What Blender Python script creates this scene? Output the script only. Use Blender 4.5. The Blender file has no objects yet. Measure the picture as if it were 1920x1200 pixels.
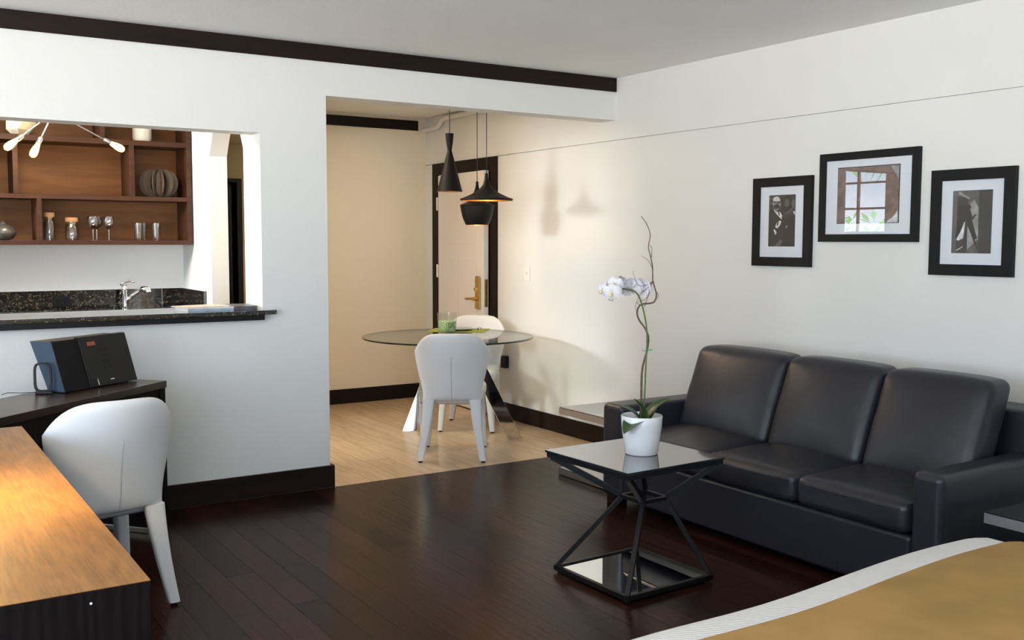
import bpy, bmesh, math, random
from mathutils import Vector, Matrix
random.seed(7)
PI = math.pi
scene = bpy.context.scene
C = scene.collection

# ------------------------------------------------------------------ camera
cam_d = bpy.data.cameras.new('camera')
cam = bpy.data.objects.new('camera', cam_d)
C.objects.link(cam)
scene.camera = cam
cam_d.sensor_fit = 'HORIZONTAL'
cam_d.sensor_width = 36.0
cam_d.lens = 36.0 * 1879.9 / 1920.0
cam_d.clip_start = 0.02
_r = Vector((0.84098863, -0.54104741, 0.00241279))
_u = Vector((0.04064477, 0.06762265, 0.99688273))
_f = Vector((0.53952398, 0.83826898, -0.07886062))
cam.matrix_world = Matrix(((_r.x, _u.x, -_f.x, 0), (_r.y, _u.y, -_f.y, 0), (_r.z, _u.z, -_f.z, 1.45), (0, 0, 0, 1)))

# ------------------------------------------------------------------ world, lights, exposure
world = bpy.data.worlds.new('world')
scene.world = world
world.use_nodes = True
_wt = world.node_tree
_bg = _wt.nodes['Background']
_tc = _wt.nodes.new('ShaderNodeTexCoord')
_sx = _wt.nodes.new('ShaderNodeSeparateXYZ')
_rm = _wt.nodes.new('ShaderNodeValToRGB')        # bright hazy sky above, paler ground below the horizon
_rm.color_ramp.elements[0].position = 0.47
_rm.color_ramp.elements[0].color = (2.1, 2.1, 2.1, 1)
_rm.color_ramp.elements[1].position = 0.53
_rm.color_ramp.elements[1].color = (0.78, 0.95, 1.16, 1)
_mr = _wt.nodes.new('ShaderNodeMapRange')
_mr.inputs['From Min'].default_value = -1.0
_wt.links.new(_tc.outputs['Generated'], _sx.inputs[0])
_wt.links.new(_sx.outputs['Z'], _mr.inputs['Value'])
_wt.links.new(_mr.outputs[0], _rm.inputs['Fac'])
_wt.links.new(_rm.outputs['Color'], _bg.inputs[0])
_bg.inputs[1].default_value = 9.6
scene.view_settings.view_transform = 'Standard'
scene.view_settings.look = 'None'
scene.view_settings.gamma = 1.0
scene.view_settings.use_curve_mapping = False
scene.view_settings.exposure = -0.1
scene.cycles.caustics_reflective = False


def area_light(name, loc, rot, sx, sy, power, col):
    d = bpy.data.lights.new(name, 'AREA')
    d.shape = 'RECTANGLE'
    d.size, d.size_y, d.energy, d.color = sx, sy, power, col
    o = bpy.data.objects.new(name, d)
    o.location, o.rotation_euler = loc, rot
    C.objects.link(o)
    return o


def point_light(name, loc, power, col, r=0.03):
    d = bpy.data.lights.new(name, 'POINT')
    d.energy, d.color, d.shadow_soft_size = power, col, r
    o = bpy.data.objects.new(name, d)
    o.location = loc
    C.objects.link(o)
    return o


DAY = (0.80, 0.91, 1.0)
WARM = (1.0, 0.70, 0.38)
# portals that lead the sky light in through the windows
for _p in (area_light('window_portal', (-2.53, 2.0, 1.45), (0, -PI / 2, 0), 1.6, 3.2, 1, DAY),
           area_light('rear_portal', (-0.9, -1.93, 1.45), (PI / 2, 0, 0), 2.6, 1.6, 1, DAY),
           area_light('kitchen_portal', (-0.61, 7.21, 1.95), (0, -PI / 2, 0), 0.84, 0.78, 1, DAY)):
    _p.data.cycles.is_portal = True
# bright high sky on the kitchen side
area_light('kitchen_daylight', (-3.0, 7.35, 3.2), (0, -PI / 2 + 0.42, 0), 2.2, 3.0, 4200, (0.97, 0.98, 1.0))
# unseen fill light added to brighten the kitchen back wall
area_light('kitchen_fill_light', (0.9, 6.35, 2.54), (0, 0, 0), 0.6, 0.6, 34, (1.0, 0.93, 0.82))
# warm ceiling lamp of the entry hall behind the kitchen
area_light('hall_lamp_light', (2.75, 6.75, 2.53), (0, 0, 0), 0.9, 0.9, 36, (1.0, 0.77, 0.50))


# ------------------------------------------------------------------ helpers
def link(o, parent=None):
    C.objects.link(o)
    if parent is not None:
        o.parent = parent
    return o


def obj(name, bm, mat, parent=None, bevel=0.0, seg=3, smooth=True, angle=38):
    bmesh.ops.remove_doubles(bm, verts=bm.verts[:], dist=1e-6)
    bmesh.ops.recalc_face_normals(bm, faces=bm.faces[:])
    if bevel > 0:
        ed = [e for e in bm.edges if len(e.link_faces) == 2 and e.calc_face_angle(0) > math.radians(28)]
        bmesh.ops.bevel(bm, geom=ed, offset=bevel, segments=seg, profile=0.5, affect='EDGES', clamp_overlap=True)
    me = bpy.data.meshes.new(name)
    bm.to_mesh(me)
    bm.free()
    mats = mat if isinstance(mat, (list, tuple)) else [mat]
    for m in mats:
        me.materials.append(m)
    if smooth:
        me.polygons.foreach_set('use_smooth', [True] * len(me.polygons))
        if bevel <= 0:
            me.set_sharp_from_angle(angle=math.radians(angle))
    o = bpy.data.objects.new(name, me)
    if bevel > 0 and smooth:
        w = o.modifiers.new('wn', 'WEIGHTED_NORMAL')
        w.keep_sharp = True
    return link(o, parent)


def thing(name, label, cat, loc=(0, 0, 0), rotz=0.0, group=None):
    o = bpy.data.objects.new(name, None)
    o.empty_display_size = 0.1
    C.objects.link(o)
    o.location = loc
    o.rotation_euler = (0, 0, rotz)
    return tag(o, label, cat, group)


def tag(o, label, cat, group=None):
    o['label'] = label
    o['category'] = cat
    if group:
        o['group'] = group
    return o


def struct(name, bm, mat, **k):
    o = obj(name, bm, mat, **k)
    o['kind'] = 'structure'
    return o


def dup(root, loc, rotz, label, group=None):
    def rec(o, parent):
        c = o.copy()
        C.objects.link(c)
        if parent is not None:
            c.parent = parent
        for ch in list(o.children):
            rec(ch, c)
        return c
    r = rec(root, None)
    r.location = loc
    r.rotation_euler = (0, 0, rotz)
    r['label'] = label
    if group:
        r['group'] = group
    return r


def B():
    return bmesh.new()


def bx(bm, x0, x1, y0, y1, z0, z1, mi=0):
    v = [bm.verts.new(p) for p in ((x0, y0, z0), (x1, y0, z0), (x1, y1, z0), (x0, y1, z0),
                                   (x0, y0, z1), (x1, y0, z1), (x1, y1, z1), (x0, y1, z1))]
    for q in ((3, 2, 1, 0), (4, 5, 6, 7), (0, 1, 5, 4), (1, 2, 6, 5), (2, 3, 7, 6), (3, 0, 4, 7)):
        bm.faces.new([v[i] for i in q]).material_index = mi
    return bm


def box(*a):
    return bx(B(), *a)


def loft(bm, rings, cap=True, closed=True):
    vs = [[bm.verts.new(p) for p in r] for r in rings]
    n = len(vs[0])
    for a, b in zip(vs, vs[1:]):
        for i in range(n if closed else n - 1):
            j = (i + 1) % n
            bm.faces.new((a[i], a[j], b[j], b[i]))
    if cap:
        bm.faces.new(vs[0][::-1])
        bm.faces.new(vs[-1])
    return bm


def tube(bm, pts, r, n=10):
    pts = [Vector(p) for p in pts]
    rings = []
    up = Vector((0.31, 0.17, 0.93)).normalized()
    for i, p in enumerate(pts):
        t = (pts[min(i + 1, len(pts) - 1)] - pts[max(i - 1, 0)]).normalized()
        if abs(t.dot(up)) > 0.98:
            up = Vector((1, 0.1, 0.05)).normalized()
        a = (up - t * up.dot(t)).normalized()
        b = t.cross(a)
        up = a
        ri = r[i] if isinstance(r, (list, tuple)) else r
        rings.append([p + (a * math.cos(2 * PI * k / n) + b * math.sin(2 * PI * k / n)) * ri for k in range(n)])
    return loft(bm, rings)


def bar(bm, p0, p1, w, h, side=None):
    """square bar from p0 to p1: width w along side, height h"""
    p0, p1 = Vector(p0), Vector(p1)
    t = (p1 - p0).normalized()
    s = Vector(side) if side else (Vector((0, 0, 1)).cross(t) if abs(t.z) < 0.95 else Vector((1, 0, 0)))
    s = (s - t * s.dot(t)).normalized()
    q = t.cross(s)
    rings = [[p + s * (a * w / 2) + q * (b * h / 2) for a, b in ((-1, -1), (1, -1), (1, 1), (-1, 1))] for p in (p0, p1)]
    return loft(bm, rings)


def lathe(bm, prof, n=40, c=(0, 0, 0), cap=True):
    rings = [[(c[0] + r * math.cos(2 * PI * k / n), c[1] + r * math.sin(2 * PI * k / n), c[2] + z) for k in range(n)] for r, z in prof]
    return loft(bm, rings, cap)


def smooth_pts(pts, sub=6):
    P = [Vector(p) for p in pts]
    out = []
    for i in range(len(P) - 1):
        a, b, c, d = P[max(i - 1, 0)], P[i], P[i + 1], P[min(i + 2, len(P) - 1)]
        for k in range(sub):
            t = k / sub
            out.append(0.5 * ((2 * b) + (c - a) * t + (2 * a - 5 * b + 4 * c - d) * t * t + (3 * b - a - 3 * c + d) * t ** 3))
    out.append(P[-1])
    return out


def cushion(hx, hy, hz, r, puff=(0, 0, 0), n=13, center=(0, 0, 0), fn=None):
    """rounded, softly inflated box"""
    bm = B()
    bmesh.ops.create_cube(bm, size=2)
    bmesh.ops.subdivide_edges(bm, edges=bm.edges[:], cuts=n, use_grid_fill=True)
    h = Vector((hx, hy, hz))
    for v in bm.verts:
        p = v.co.copy()
        q = Vector()
        for i in range(3):
            t = p[i]
            q[i] = math.copysign(1 - (1 - abs(t)) ** 1.7, t) * h[i]
        inner = Vector([max(-(h[i] - r), min(h[i] - r, q[i])) for i in range(3)])
        d = q - inner
        if d.length > 1e-9:
            q = inner + d * (r / max(d.length, max(abs(d.x), abs(d.y), abs(d.z)))) if d.length > r else q
        u = [max(-1, min(1, q[i] / h[i])) for i in range(3)]
        for i in range(3):
            if puff[i]:
                j, k = (i + 1) % 3, (i + 2) % 3
                q[i] += puff[i] * u[i] * (1 - u[j] ** 2) * (1 - u[k] ** 2)
        if fn:
            q = fn(q, u)
        v.co = q + Vector(center)
    return bm


# ------------------------------------------------------------------ materials
def new_mat(name):
    m = bpy.data.materials.new(name)
    m.use_nodes = True
    return m, m.node_tree, m.node_tree.nodes['Principled BSDF']


def coords(nt, scale=(1, 1, 1), rot=(0, 0, 0)):
    tc = nt.nodes.new('ShaderNodeTexCoord')
    mp = nt.nodes.new('ShaderNodeMapping')
    mp.inputs['Scale'].default_value = scale
    mp.inputs['Rotation'].default_value = rot
    nt.links.new(tc.outputs['Object'], mp.inputs['Vector'])
    return mp.outputs['Vector']


def pmat(name, col, rough=0.5, metal=0.0, spec=0.5, noise=0.0, nscale=6.0, bump=0.0, bscale=60.0, stretch=(1, 1, 1),
         coat=0.0, bdist=0.002, sheen=0.0):
    m, nt, p = new_mat(name)
    p.inputs['Base Color'].default_value = (*col, 1)
    p.inputs['Roughness'].default_value = rough
    p.inputs['Metallic'].default_value = metal
    p.inputs['Specular IOR Level'].default_value = spec
    p.inputs['Coat Weight'].default_value = coat
    p.inputs['Coat Roughness'].default_value = 0.08
    p.inputs['Sheen Weight'].default_value = sheen
    if noise:
        v = coords(nt, stretch)
        t = nt.nodes.new('ShaderNodeTexNoise')
        t.inputs['Scale'].default_value = nscale
        t.inputs['Detail'].default_value = 6
        nt.links.new(v, t.inputs['Vector'])
        r = nt.nodes.new('ShaderNodeValToRGB')
        r.color_ramp.elements[0].position, r.color_ramp.elements[1].position = 0.3, 0.7
        r.color_ramp.elements[0].color = (*[c * (1 - noise) for c in col], 1)
        r.color_ramp.elements[1].color = (*[min(1, c * (1 + noise)) for c in col], 1)
        nt.links.new(t.outputs['Fac'], r.inputs['Fac'])
        nt.links.new(r.outputs['Color'], p.inputs['Base Color'])
    if bump:
        v = coords(nt, stretch)
        t = nt.nodes.new('ShaderNodeTexNoise')
        t.inputs['Scale'].default_value = bscale
        t.inputs['Detail'].default_value = 4
        nt.links.new(v, t.inputs['Vector'])
        b = nt.nodes.new('ShaderNodeBump')
        b.inputs['Strength'].default_value = bump
        b.inputs['Distance'].default_value = bdist
        nt.links.new(t.outputs['Fac'], b.inputs['Height'])
        nt.links.new(b.outputs['Normal'], p.inputs['Normal'])
    return m


def plank_mat(name, c1, c2, gap, rough, pw, pl, grain=0.35, bump=0.25, coat=0.0, spec=0.5):
    """planks running along world Y"""
    m, nt, p = new_mat(name)
    v = coords(nt, (1, 1, 1), (0, 0, PI / 2))
    br = nt.nodes.new('ShaderNodeTexBrick')
    br.offset = 0.37
    br.inputs['Color1'].default_value = (*c1, 1)
    br.inputs['Color2'].default_value = (*c2, 1)
    br.inputs['Mortar'].default_value = (*gap, 1)
    br.inputs['Scale'].default_value = 1
    br.inputs['Brick Width'].default_value = pl
    br.inputs['Row Height'].default_value = pw
    br.inputs['Mortar Size'].default_value = 0.0022
    br.inputs['Mortar Smooth'].default_value = 0.3
    br.inputs['Bias'].default_value = 0.0
    nt.links.new(v, br.inputs['Vector'])
    g = nt.nodes.new('ShaderNodeTexNoise')
    g.inputs['Scale'].default_value = 3
    g.inputs['Detail'].default_value = 7
    g.inputs['Distortion'].default_value = 0.6
    nt.links.new(coords(nt, (14, 1.1, 1)), g.inputs['Vector'])
    mr = nt.nodes.new('ShaderNodeMapRange')
    mr.inputs['From Min'].default_value, mr.inputs['From Max'].default_value = 0.3, 0.7
    mr.inputs['To Min'].default_value, mr.inputs['To Max'].default_value = 1 - grain, 1 + grain
    nt.links.new(g.outputs['Fac'], mr.inputs['Value'])
    mx = nt.nodes.new('ShaderNodeVectorMath')
    mx.operation = 'SCALE'
    nt.links.new(br.outputs['Color'], mx.inputs[0])
    nt.links.new(mr.outputs['Result'], mx.inputs['Scale'])
    nt.links.new(mx.outputs['Vector'], p.inputs['Base Color'])
    p.inputs['Roughness'].default_value = rough
    p.inputs['Specular IOR Level'].default_value = spec
    p.inputs['Coat Weight'].default_value = coat
    p.inputs['Coat Roughness'].default_value = 0.15
    ad = nt.nodes.new('ShaderNodeMath')
    ad.operation = 'MULTIPLY_ADD'
    ad.inputs[1].default_value = -1.0
    nt.links.new(br.outputs['Fac'], ad.inputs[0])
    sc = nt.nodes.new('ShaderNodeMath')
    sc.operation = 'MULTIPLY'
    sc.inputs[1].default_value = 0.35
    nt.links.new(g.outputs['Fac'], sc.inputs[0])
    nt.links.new(sc.outputs[0], ad.inputs[2])
    b = nt.nodes.new('ShaderNodeBump')
    b.inputs['Strength'].default_value = bump
    b.inputs['Distance'].default_value = 0.003
    nt.links.new(ad.outputs[0], b.inputs['Height'])
    nt.links.new(b.outputs['Normal'], p.inputs['Normal'])
    return m


def wood_mat(name, dark, light, rough, scale=(3, 3, 3), axis='Y', bump=0.1, coat=0.0, wscale=3.0, spec=0.5):
    m, nt, p = new_mat(name)
    st = {'X': (0.12, 1, 1), 'Y': (1, 0.12, 1), 'Z': (1, 1, 0.12)}[axis]
    v = coords(nt, tuple(a * b for a, b in zip(scale, st)))
    w = nt.nodes.new('ShaderNodeTexWave')
    w.wave_type = 'BANDS'
    w.bands_direction = 'X' if axis != 'X' else 'Y'
    w.inputs['Scale'].default_value = wscale
    w.inputs['Distortion'].default_value = 7
    w.inputs['Detail'].default_value = 4
    w.inputs['Detail Scale'].default_value = 1.6
    nt.links.new(v, w.inputs['Vector'])
    n = nt.nodes.new('ShaderNodeTexNoise')
    n.inputs['Scale'].default_value = 40
    n.inputs['Detail'].default_value = 5
    nt.links.new(v, n.inputs['Vector'])
    mm = nt.nodes.new('ShaderNodeMath')
    mm.operation = 'MULTIPLY_ADD'
    mm.inputs[1].default_value = 0.45
    nt.links.new(w.outputs['Fac'], mm.inputs[0])
    n2 = nt.nodes.new('ShaderNodeMath')
    n2.operation = 'MULTIPLY'
    n2.inputs[1].default_value = 0.55
    nt.links.new(n.outputs['Fac'], n2.inputs[0])
    nt.links.new(n2.outputs[0], mm.inputs[2])
    r = nt.nodes.new('ShaderNodeValToRGB')
    r.color_ramp.elements[0].position, r.color_ramp.elements[1].position = 0.2, 0.75
    r.color_ramp.elements[0].color = (*dark, 1)
    r.color_ramp.elements[1].color = (*light, 1)
    nt.links.new(mm.outputs[0], r.inputs['Fac'])
    nt.links.new(r.outputs['Color'], p.inputs['Base Color'])
    p.inputs['Roughness'].default_value = rough
    p.inputs['Coat Weight'].default_value = coat
    p.inputs['Specular IOR Level'].default_value = spec
    b = nt.nodes.new('ShaderNodeBump')
    b.inputs['Strength'].default_value = bump
    b.inputs['Distance'].default_value = 0.002
    nt.links.new(mm.outputs[0], b.inputs['Height'])
    nt.links.new(b.outputs['Normal'], p.inputs['Normal'])
    return m


def grain_mat(name, dark, light, rough):
    """fine straight grain along Y with a few wandering growth lines"""
    m, nt, p = new_mat(name)
    lo = nt.nodes.new('ShaderNodeTexNoise')
    lo.inputs['Scale'].default_value = 1.0
    lo.inputs['Detail'].default_value = 2
    nt.links.new(coords(nt, (4.0, 0.9, 4.0)), lo.inputs['Vector'])
    sc = nt.nodes.new('ShaderNodeMath')
    sc.operation = 'MULTIPLY'
    sc.inputs[1].default_value = 75.0
    nt.links.new(lo.outputs['Fac'], sc.inputs[0])
    sn = nt.nodes.new('ShaderNodeMath')
    sn.operation = 'SINE'
    nt.links.new(sc.outputs[0], sn.inputs[0])
    hi = nt.nodes.new('ShaderNodeTexNoise')
    hi.inputs['Scale'].default_value = 1.0
    hi.inputs['Detail'].default_value = 6
    hi.inputs['Roughness'].default_value = 0.7
    nt.links.new(coords(nt, (130, 7, 130)), hi.inputs['Vector'])
    md = nt.nodes.new('ShaderNodeMath')
    md.operation = 'MULTIPLY_ADD'
    md.inputs[1].default_value = 0.055
    nt.links.new(sn.outputs[0], md.inputs[0])
    nt.links.new(hi.outputs['Fac'], md.inputs[2])
    r = nt.nodes.new('ShaderNodeValToRGB')
    r.color_ramp.elements[0].position, r.color_ramp.elements[1].position = 0.30, 0.66
    r.color_ramp.elements[0].color = (*dark, 1)
    r.color_ramp.elements[1].color = (*light, 1)
    nt.links.new(md.outputs[0], r.inputs['Fac'])
    nt.links.new(r.outputs['Color'], p.inputs['Base Color'])
    p.inputs['Roughness'].default_value = rough
    b = nt.nodes.new('ShaderNodeBump')
    b.inputs['Strength'].default_value = 0.12
    b.inputs['Distance'].default_value = 0.0015
    nt.links.new(md.outputs[0], b.inputs['Height'])
    nt.links.new(b.outputs['Normal'], p.inputs['Normal'])
    return m


def glass_mat(name, tint=(1, 1, 1), ior=1.5, rough=0.0, boost=1.0):
    """clear pane: fresnel mix of see-through and mirror reflection"""
    m = bpy.data.materials.new(name)
    m.use_nodes = True
    nt = m.node_tree
    nt.nodes.clear()
    out = nt.nodes.new('ShaderNodeOutputMaterial')
    tr = nt.nodes.new('ShaderNodeBsdfTransparent')
    tr.inputs['Color'].default_value = (*tint, 1)
    gl = nt.nodes.new('ShaderNodeBsdfGlossy')
    gl.inputs['Roughness'].default_value = rough
    lw = nt.nodes.new('ShaderNodeLayerWeight')
    lw.inputs['Blend'].default_value = 0.5
    f0 = ((ior - 1) / (ior + 1)) ** 2 * boost
    pw = nt.nodes.new('ShaderNodeMath')
    pw.operation = 'POWER'
    pw.inputs[1].default_value = 5.0
    mt = nt.nodes.new('ShaderNodeMath')
    mt.operation = 'MULTIPLY_ADD'
    mt.inputs[1].default_value = 1 - f0
    mt.inputs[2].default_value = f0
    mt.use_clamp = True
    nt.links.new(lw.outputs['Facing'], pw.inputs[0])
    mx = nt.nodes.new('ShaderNodeMixShader')
    nt.links.new(pw.outputs[0], mt.inputs[0])
    nt.links.new(mt.outputs[0], mx.inputs['Fac'])
    nt.links.new(tr.outputs[0], mx.inputs[1])
    nt.links.new(gl.outputs[0], mx.inputs[2])
    nt.links.new(mx.outputs[0], out.inputs['Surface'])
    return m


def emit_mat(name, col, strength):
    m, nt, p = new_mat(name)
    p.inputs['Base Color'].default_value = (*col, 1)
    p.inputs['Emission Color'].default_value = (*col, 1)
    p.inputs['Emission Strength'].default_value = strength
    return m


def granite_mat(name):
    m, nt, p = new_mat(name)
    v = coords(nt)
    vo = nt.nodes.new('ShaderNodeTexVoronoi')
    vo.inputs['Scale'].default_value = 260
    nt.links.new(v, vo.inputs['Vector'])
    n = nt.nodes.new('ShaderNodeTexNoise')
    n.inputs['Scale'].default_value = 45
    n.inputs['Detail'].default_value = 5
    nt.links.new(v, n.inputs['Vector'])
    sub = nt.nodes.new('ShaderNodeMath')
    sub.operation = 'MULTIPLY'
    hs = nt.nodes.new('ShaderNodeSeparateColor')
    nt.links.new(vo.outputs['Color'], hs.inputs[0])
    nt.links.new(hs.outputs[0], sub.inputs[0])
    nt.links.new(n.outputs['Fac'], sub.inputs[1])
    r = nt.nodes.new('ShaderNodeValToRGB')
    e = r.color_ramp.elements
    e[0].position, e[0].color = 0.40, (0.006, 0.006, 0.007, 1)
    e[1].position, e[1].color = 0.60, (0.30, 0.24, 0.16, 1)
    nt.links.new(sub.outputs[0], r.inputs['Fac'])
    nt.links.new(r.outputs['Color'], p.inputs['Base Color'])
    p.inputs['Roughness'].default_value = 0.04
    p.inputs['Coat Weight'].default_value = 1.0
    p.inputs['Specular IOR Level'].default_value = 0.8
    return m


M = {}
M['wall_white'] = pmat('wall_white', (0.78, 0.785, 0.765), 0.75, noise=0.015, nscale=2, bump=0.25, bscale=55, bdist=0.004)
M['wall_cream'] = pmat('wall_cream', (0.76, 0.755, 0.73), 0.7, noise=0.015, nscale=2, bump=0.2, bscale=70, bdist=0.003)
M['wall_beige'] = pmat('wall_beige', (0.78, 0.70, 0.56), 0.75, noise=0.02, nscale=2, bump=0.2, bscale=60, bdist=0.003)
M['ceiling'] = pmat('ceiling_paint', (0.90, 0.90, 0.89), 0.85, noise=0.015, nscale=2, bump=0.3, bscale=50, bdist=0.004)
M['trim'] = wood_mat('dark_trim', (0.0075, 0.0036, 0.0026), (0.016, 0.0075, 0.0055), 0.55, axis='X', bump=0.05, spec=0.2)
M['floor'] = plank_mat('dark_planks', (0.013, 0.0050, 0.0038), (0.034, 0.0130, 0.0092), (0.002, 0.001, 0.001), 0.22, 0.125, 1.25, grain=0.32, bump=0.9, spec=0.5)
M['floor'].node_tree.nodes['Principled BSDF'].inputs['IOR'].default_value = 1.16
M['vinyl'] = plank_mat('light_planks', (0.50, 0.36, 0.235), (0.58, 0.425, 0.285), (0.33, 0.20, 0.10), 0.24, 0.18, 1.2, grain=0.14, bump=0.1)
M['wenge'] = wood_mat('wenge', (0.0035, 0.0025, 0.0025), (0.009, 0.006, 0.0055), 0.55, (4, 4, 4), 'Z', 0.15, spec=0.1)
M['wenge_top'] = wood_mat('wenge_top', (0.016, 0.008, 0.005), (0.045, 0.022, 0.012), 0.27, (5, 5, 5), 'X', 0.08)
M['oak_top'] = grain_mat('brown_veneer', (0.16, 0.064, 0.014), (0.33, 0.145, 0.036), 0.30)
M['cabinet'] = wood_mat('cabinet_walnut', (0.042, 0.0155, 0.0075), (0.068, 0.026, 0.012), 0.45, (4, 4, 4), 'X', 0.05, spec=0.25)
M['cabinet_panel_lit'] = wood_mat('cabinet_panel_lit', (0.14, 0.056, 0.016), (0.19, 0.080, 0.024), 0.5, (4, 4, 4), 'X', 0.05, spec=0.25)  # orange glow of the bulbs put into the panel colour
M['leather'] = pmat('charcoal_leather', (0.0195, 0.0200, 0.0275), 0.36, spec=0.42, noise=0.12, nscale=5, bump=0.5, bscale=16, bdist=0.004)
M['white_leather'] = pmat('white_leather', (0.715, 0.73, 0.745), 0.48, noise=0.02, nscale=4, bump=0.12, bscale=240, bdist=0.001)
M['seam'] = pmat('seam_thread', (0.50, 0.53, 0.56), 0.6, noise=0.05, nscale=40)
M['black_plastic'] = pmat('black_plastic', (0.006, 0.006, 0.007), 0.4, spec=0.3, noise=0.08, nscale=30)
M['grille'] = pmat('speaker_grille', (0.009, 0.008, 0.008), 0.8, spec=0.2, bump=0.8, bscale=500, bdist=0.002)
M['radio_side'] = pmat('blue_grey_plastic', (0.045, 0.070, 0.115), 0.4, noise=0.05, nscale=20)
M['black_metal'] = pmat('black_metal', (0.006, 0.006, 0.007), 0.45, 0.0, 0.3, noise=0.1, nscale=30)
M['lamp_black'] = pmat('matt_black_lacquer', (0.004, 0.0035, 0.0035), 0.55, spec=0.2, noise=0.1, nscale=12)
M['copper'] = pmat('gold_lining', (0.80, 0.42, 0.14), 0.35, 1.0, noise=0.1, nscale=20)
M['chrome'] = pmat('chrome', (0.78, 0.78, 0.80), 0.06, 1.0, noise=0.02, nscale=10)
M['steel'] = pmat('brushed_steel', (0.62, 0.62, 0.63), 0.22, 1.0, noise=0.05, nscale=40)
M['satin_steel'] = pmat('satin_steel', (0.66, 0.67, 0.70), 0.38, 1.0, noise=0.04, nscale=40)
M['mirror'] = pmat('mirror', (0.86, 0.87, 0.86), 0.015, 1.0, noise=0.01, nscale=2)
M['black_glass'] = pmat('black_glass', (0.012, 0.013, 0.015), 0.04, 0.0, 0.9, noise=0.05, nscale=3, coat=1.0)
M['brass'] = pmat('antique_brass', (0.55, 0.37, 0.13), 0.28, 1.0, noise=0.1, nscale=40)
M['door_white'] = pmat('door_paint', (0.80, 0.765, 0.74), 0.5, noise=0.015, nscale=3, bump=0.05, bscale=40)
M['plate_white'] = pmat('white_plastic', (0.83, 0.82, 0.80), 0.4, noise=0.02, nscale=10)
M['ceramic'] = pmat('white_ceramic', (0.82, 0.83, 0.85), 0.22, noise=0.02, nscale=4, coat=0.3)
M['white_glass'] = pmat('milk_white_ceramic', (0.85, 0.80, 0.70), 0.3, noise=0.02, nscale=5)
M['pewter'] = pmat('grey_glaze', (0.13, 0.12, 0.11), 0.25, 0.4, noise=0.2, nscale=12)
M['cork'] = pmat('cork', (0.50, 0.27, 0.12), 0.85, noise=0.25, nscale=120, bump=0.3, bscale=200)
M['sculpt'] = pmat('grey_brown_board', (0.10, 0.072, 0.050), 0.7, noise=0.1, nscale=40)
M['paper_gold'] = pmat('pale_gold_paper', (0.80, 0.68, 0.48), 0.5, noise=0.05, nscale=8)
M['granite'] = granite_mat('black_granite')
M['glass'] = glass_mat('clear_glass', (0.95, 0.97, 0.96))
M['table_glass'] = glass_mat('table_glass', (0.90, 0.955, 0.93), 1.5)
M['glass_edge'] = pmat('dark_green_glass_edge', (0.006, 0.014, 0.012), 0.1, noise=0.05, nscale=8)
M['tableware'] = glass_mat('glassware', (0.975, 0.975, 0.98), 1.6, 0.02, 2.6)
M['pane'] = glass_mat('window_pane', (0.98, 0.99, 0.99), 1.45)
M['picture_glass'] = glass_mat('picture_glass', (0.98, 0.99, 1.0), 1.52)
M['green_mat'] = pmat('olive_green_weave', (0.24, 0.27, 0.045), 0.8, noise=0.15, nscale=90, bump=0.5, bscale=300)
M['plate_grey'] = pmat('grey_green_plate', (0.30, 0.33, 0.29), 0.3, noise=0.05, nscale=10)
M['green_leaf'] = pmat('orchid_leaf', (0.026, 0.070, 0.016), 0.35, noise=0.25, nscale=14, bump=0.2, bscale=50)
M['stem'] = pmat('green_stem', (0.10, 0.16, 0.05), 0.5, noise=0.2, nscale=30)
M['twig'] = pmat('brown_twig', (0.13, 0.085, 0.055), 0.75, noise=0.3, nscale=60, bump=0.4, bscale=120)
M['petal'] = pmat('white_petal', (0.76, 0.735, 0.78), 0.55, noise=0.03, nscale=30)
M['lip'] = pmat('yellow_lip', (0.72, 0.62, 0.22), 0.55, noise=0.2, nscale=80)
M['moss'] = pmat('bark_mix', (0.06, 0.04, 0.025), 0.95, noise=0.4, nscale=70, bump=1.0, bscale=90, bdist=0.01)
M['clip'] = pmat('green_clip', (0.02, 0.35, 0.16), 0.4, noise=0.05, nscale=20)
M['sheet'] = pmat('white_quilt', (0.66, 0.65, 0.65), 0.8, noise=0.02, nscale=30)
M['tan'] = pmat('tan_suede', (0.36, 0.22, 0.075), 0.9, spec=0.2, noise=0.12, nscale=7, bump=0.15, bscale=180)
M['mat_board'] = pmat('mat_board', (0.80, 0.82, 0.86), 0.8, noise=0.01, nscale=20)
M['frame_black'] = pmat('black_frame', (0.005, 0.005, 0.006), 0.5, spec=0.25, noise=0.1, nscale=30)
M['hall_wall'] = pmat('hall_shaded_olive', (0.46, 0.37, 0.20), 0.75, noise=0.02, nscale=2, bump=0.2, bscale=60)  # back wall continued into the hall, its shade put into the olive colour
M['hedge'] = pmat('palm_green', (0.16, 0.42, 0.16), 0.6, noise=0.35, nscale=10)
_nt = M['hedge'].node_tree
_tl = _nt.nodes.new('ShaderNodeBsdfTranslucent')
_tl.inputs['Color'].default_value = (0.34, 0.62, 0.30, 1)
_mx = _nt.nodes.new('ShaderNodeMixShader')
_mx.inputs['Fac'].default_value = 0.6
_nt.links.new(_nt.nodes['Principled BSDF'].outputs[0], _mx.inputs[1])
_nt.links.new(_tl.outputs[0], _mx.inputs[2])
_nt.links.new(_mx.outputs[0], _nt.nodes['Material Output'].inputs['Surface'])
M['dark_void'] = pmat('dark_blocker', (0.02, 0.018, 0.016), 0.8, noise=0.1, nscale=5)  # darkness behind the door put into the colour of the blocking box
M['bulb'] = emit_mat('glowing_bulb', (1.0, 0.60, 0.16), 6)
M['display'] = emit_mat('orange_display', (0.30, 0.06, 0.025), 0.10)
M['warm_shade'] = emit_mat('lamp_diffuser', (1.0, 0.82, 0.58), 3.0)
M['mag_blue'] = pmat('pale_blue_cover', (0.42, 0.50, 0.60), 0.35, noise=0.25, nscale=14)
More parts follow.
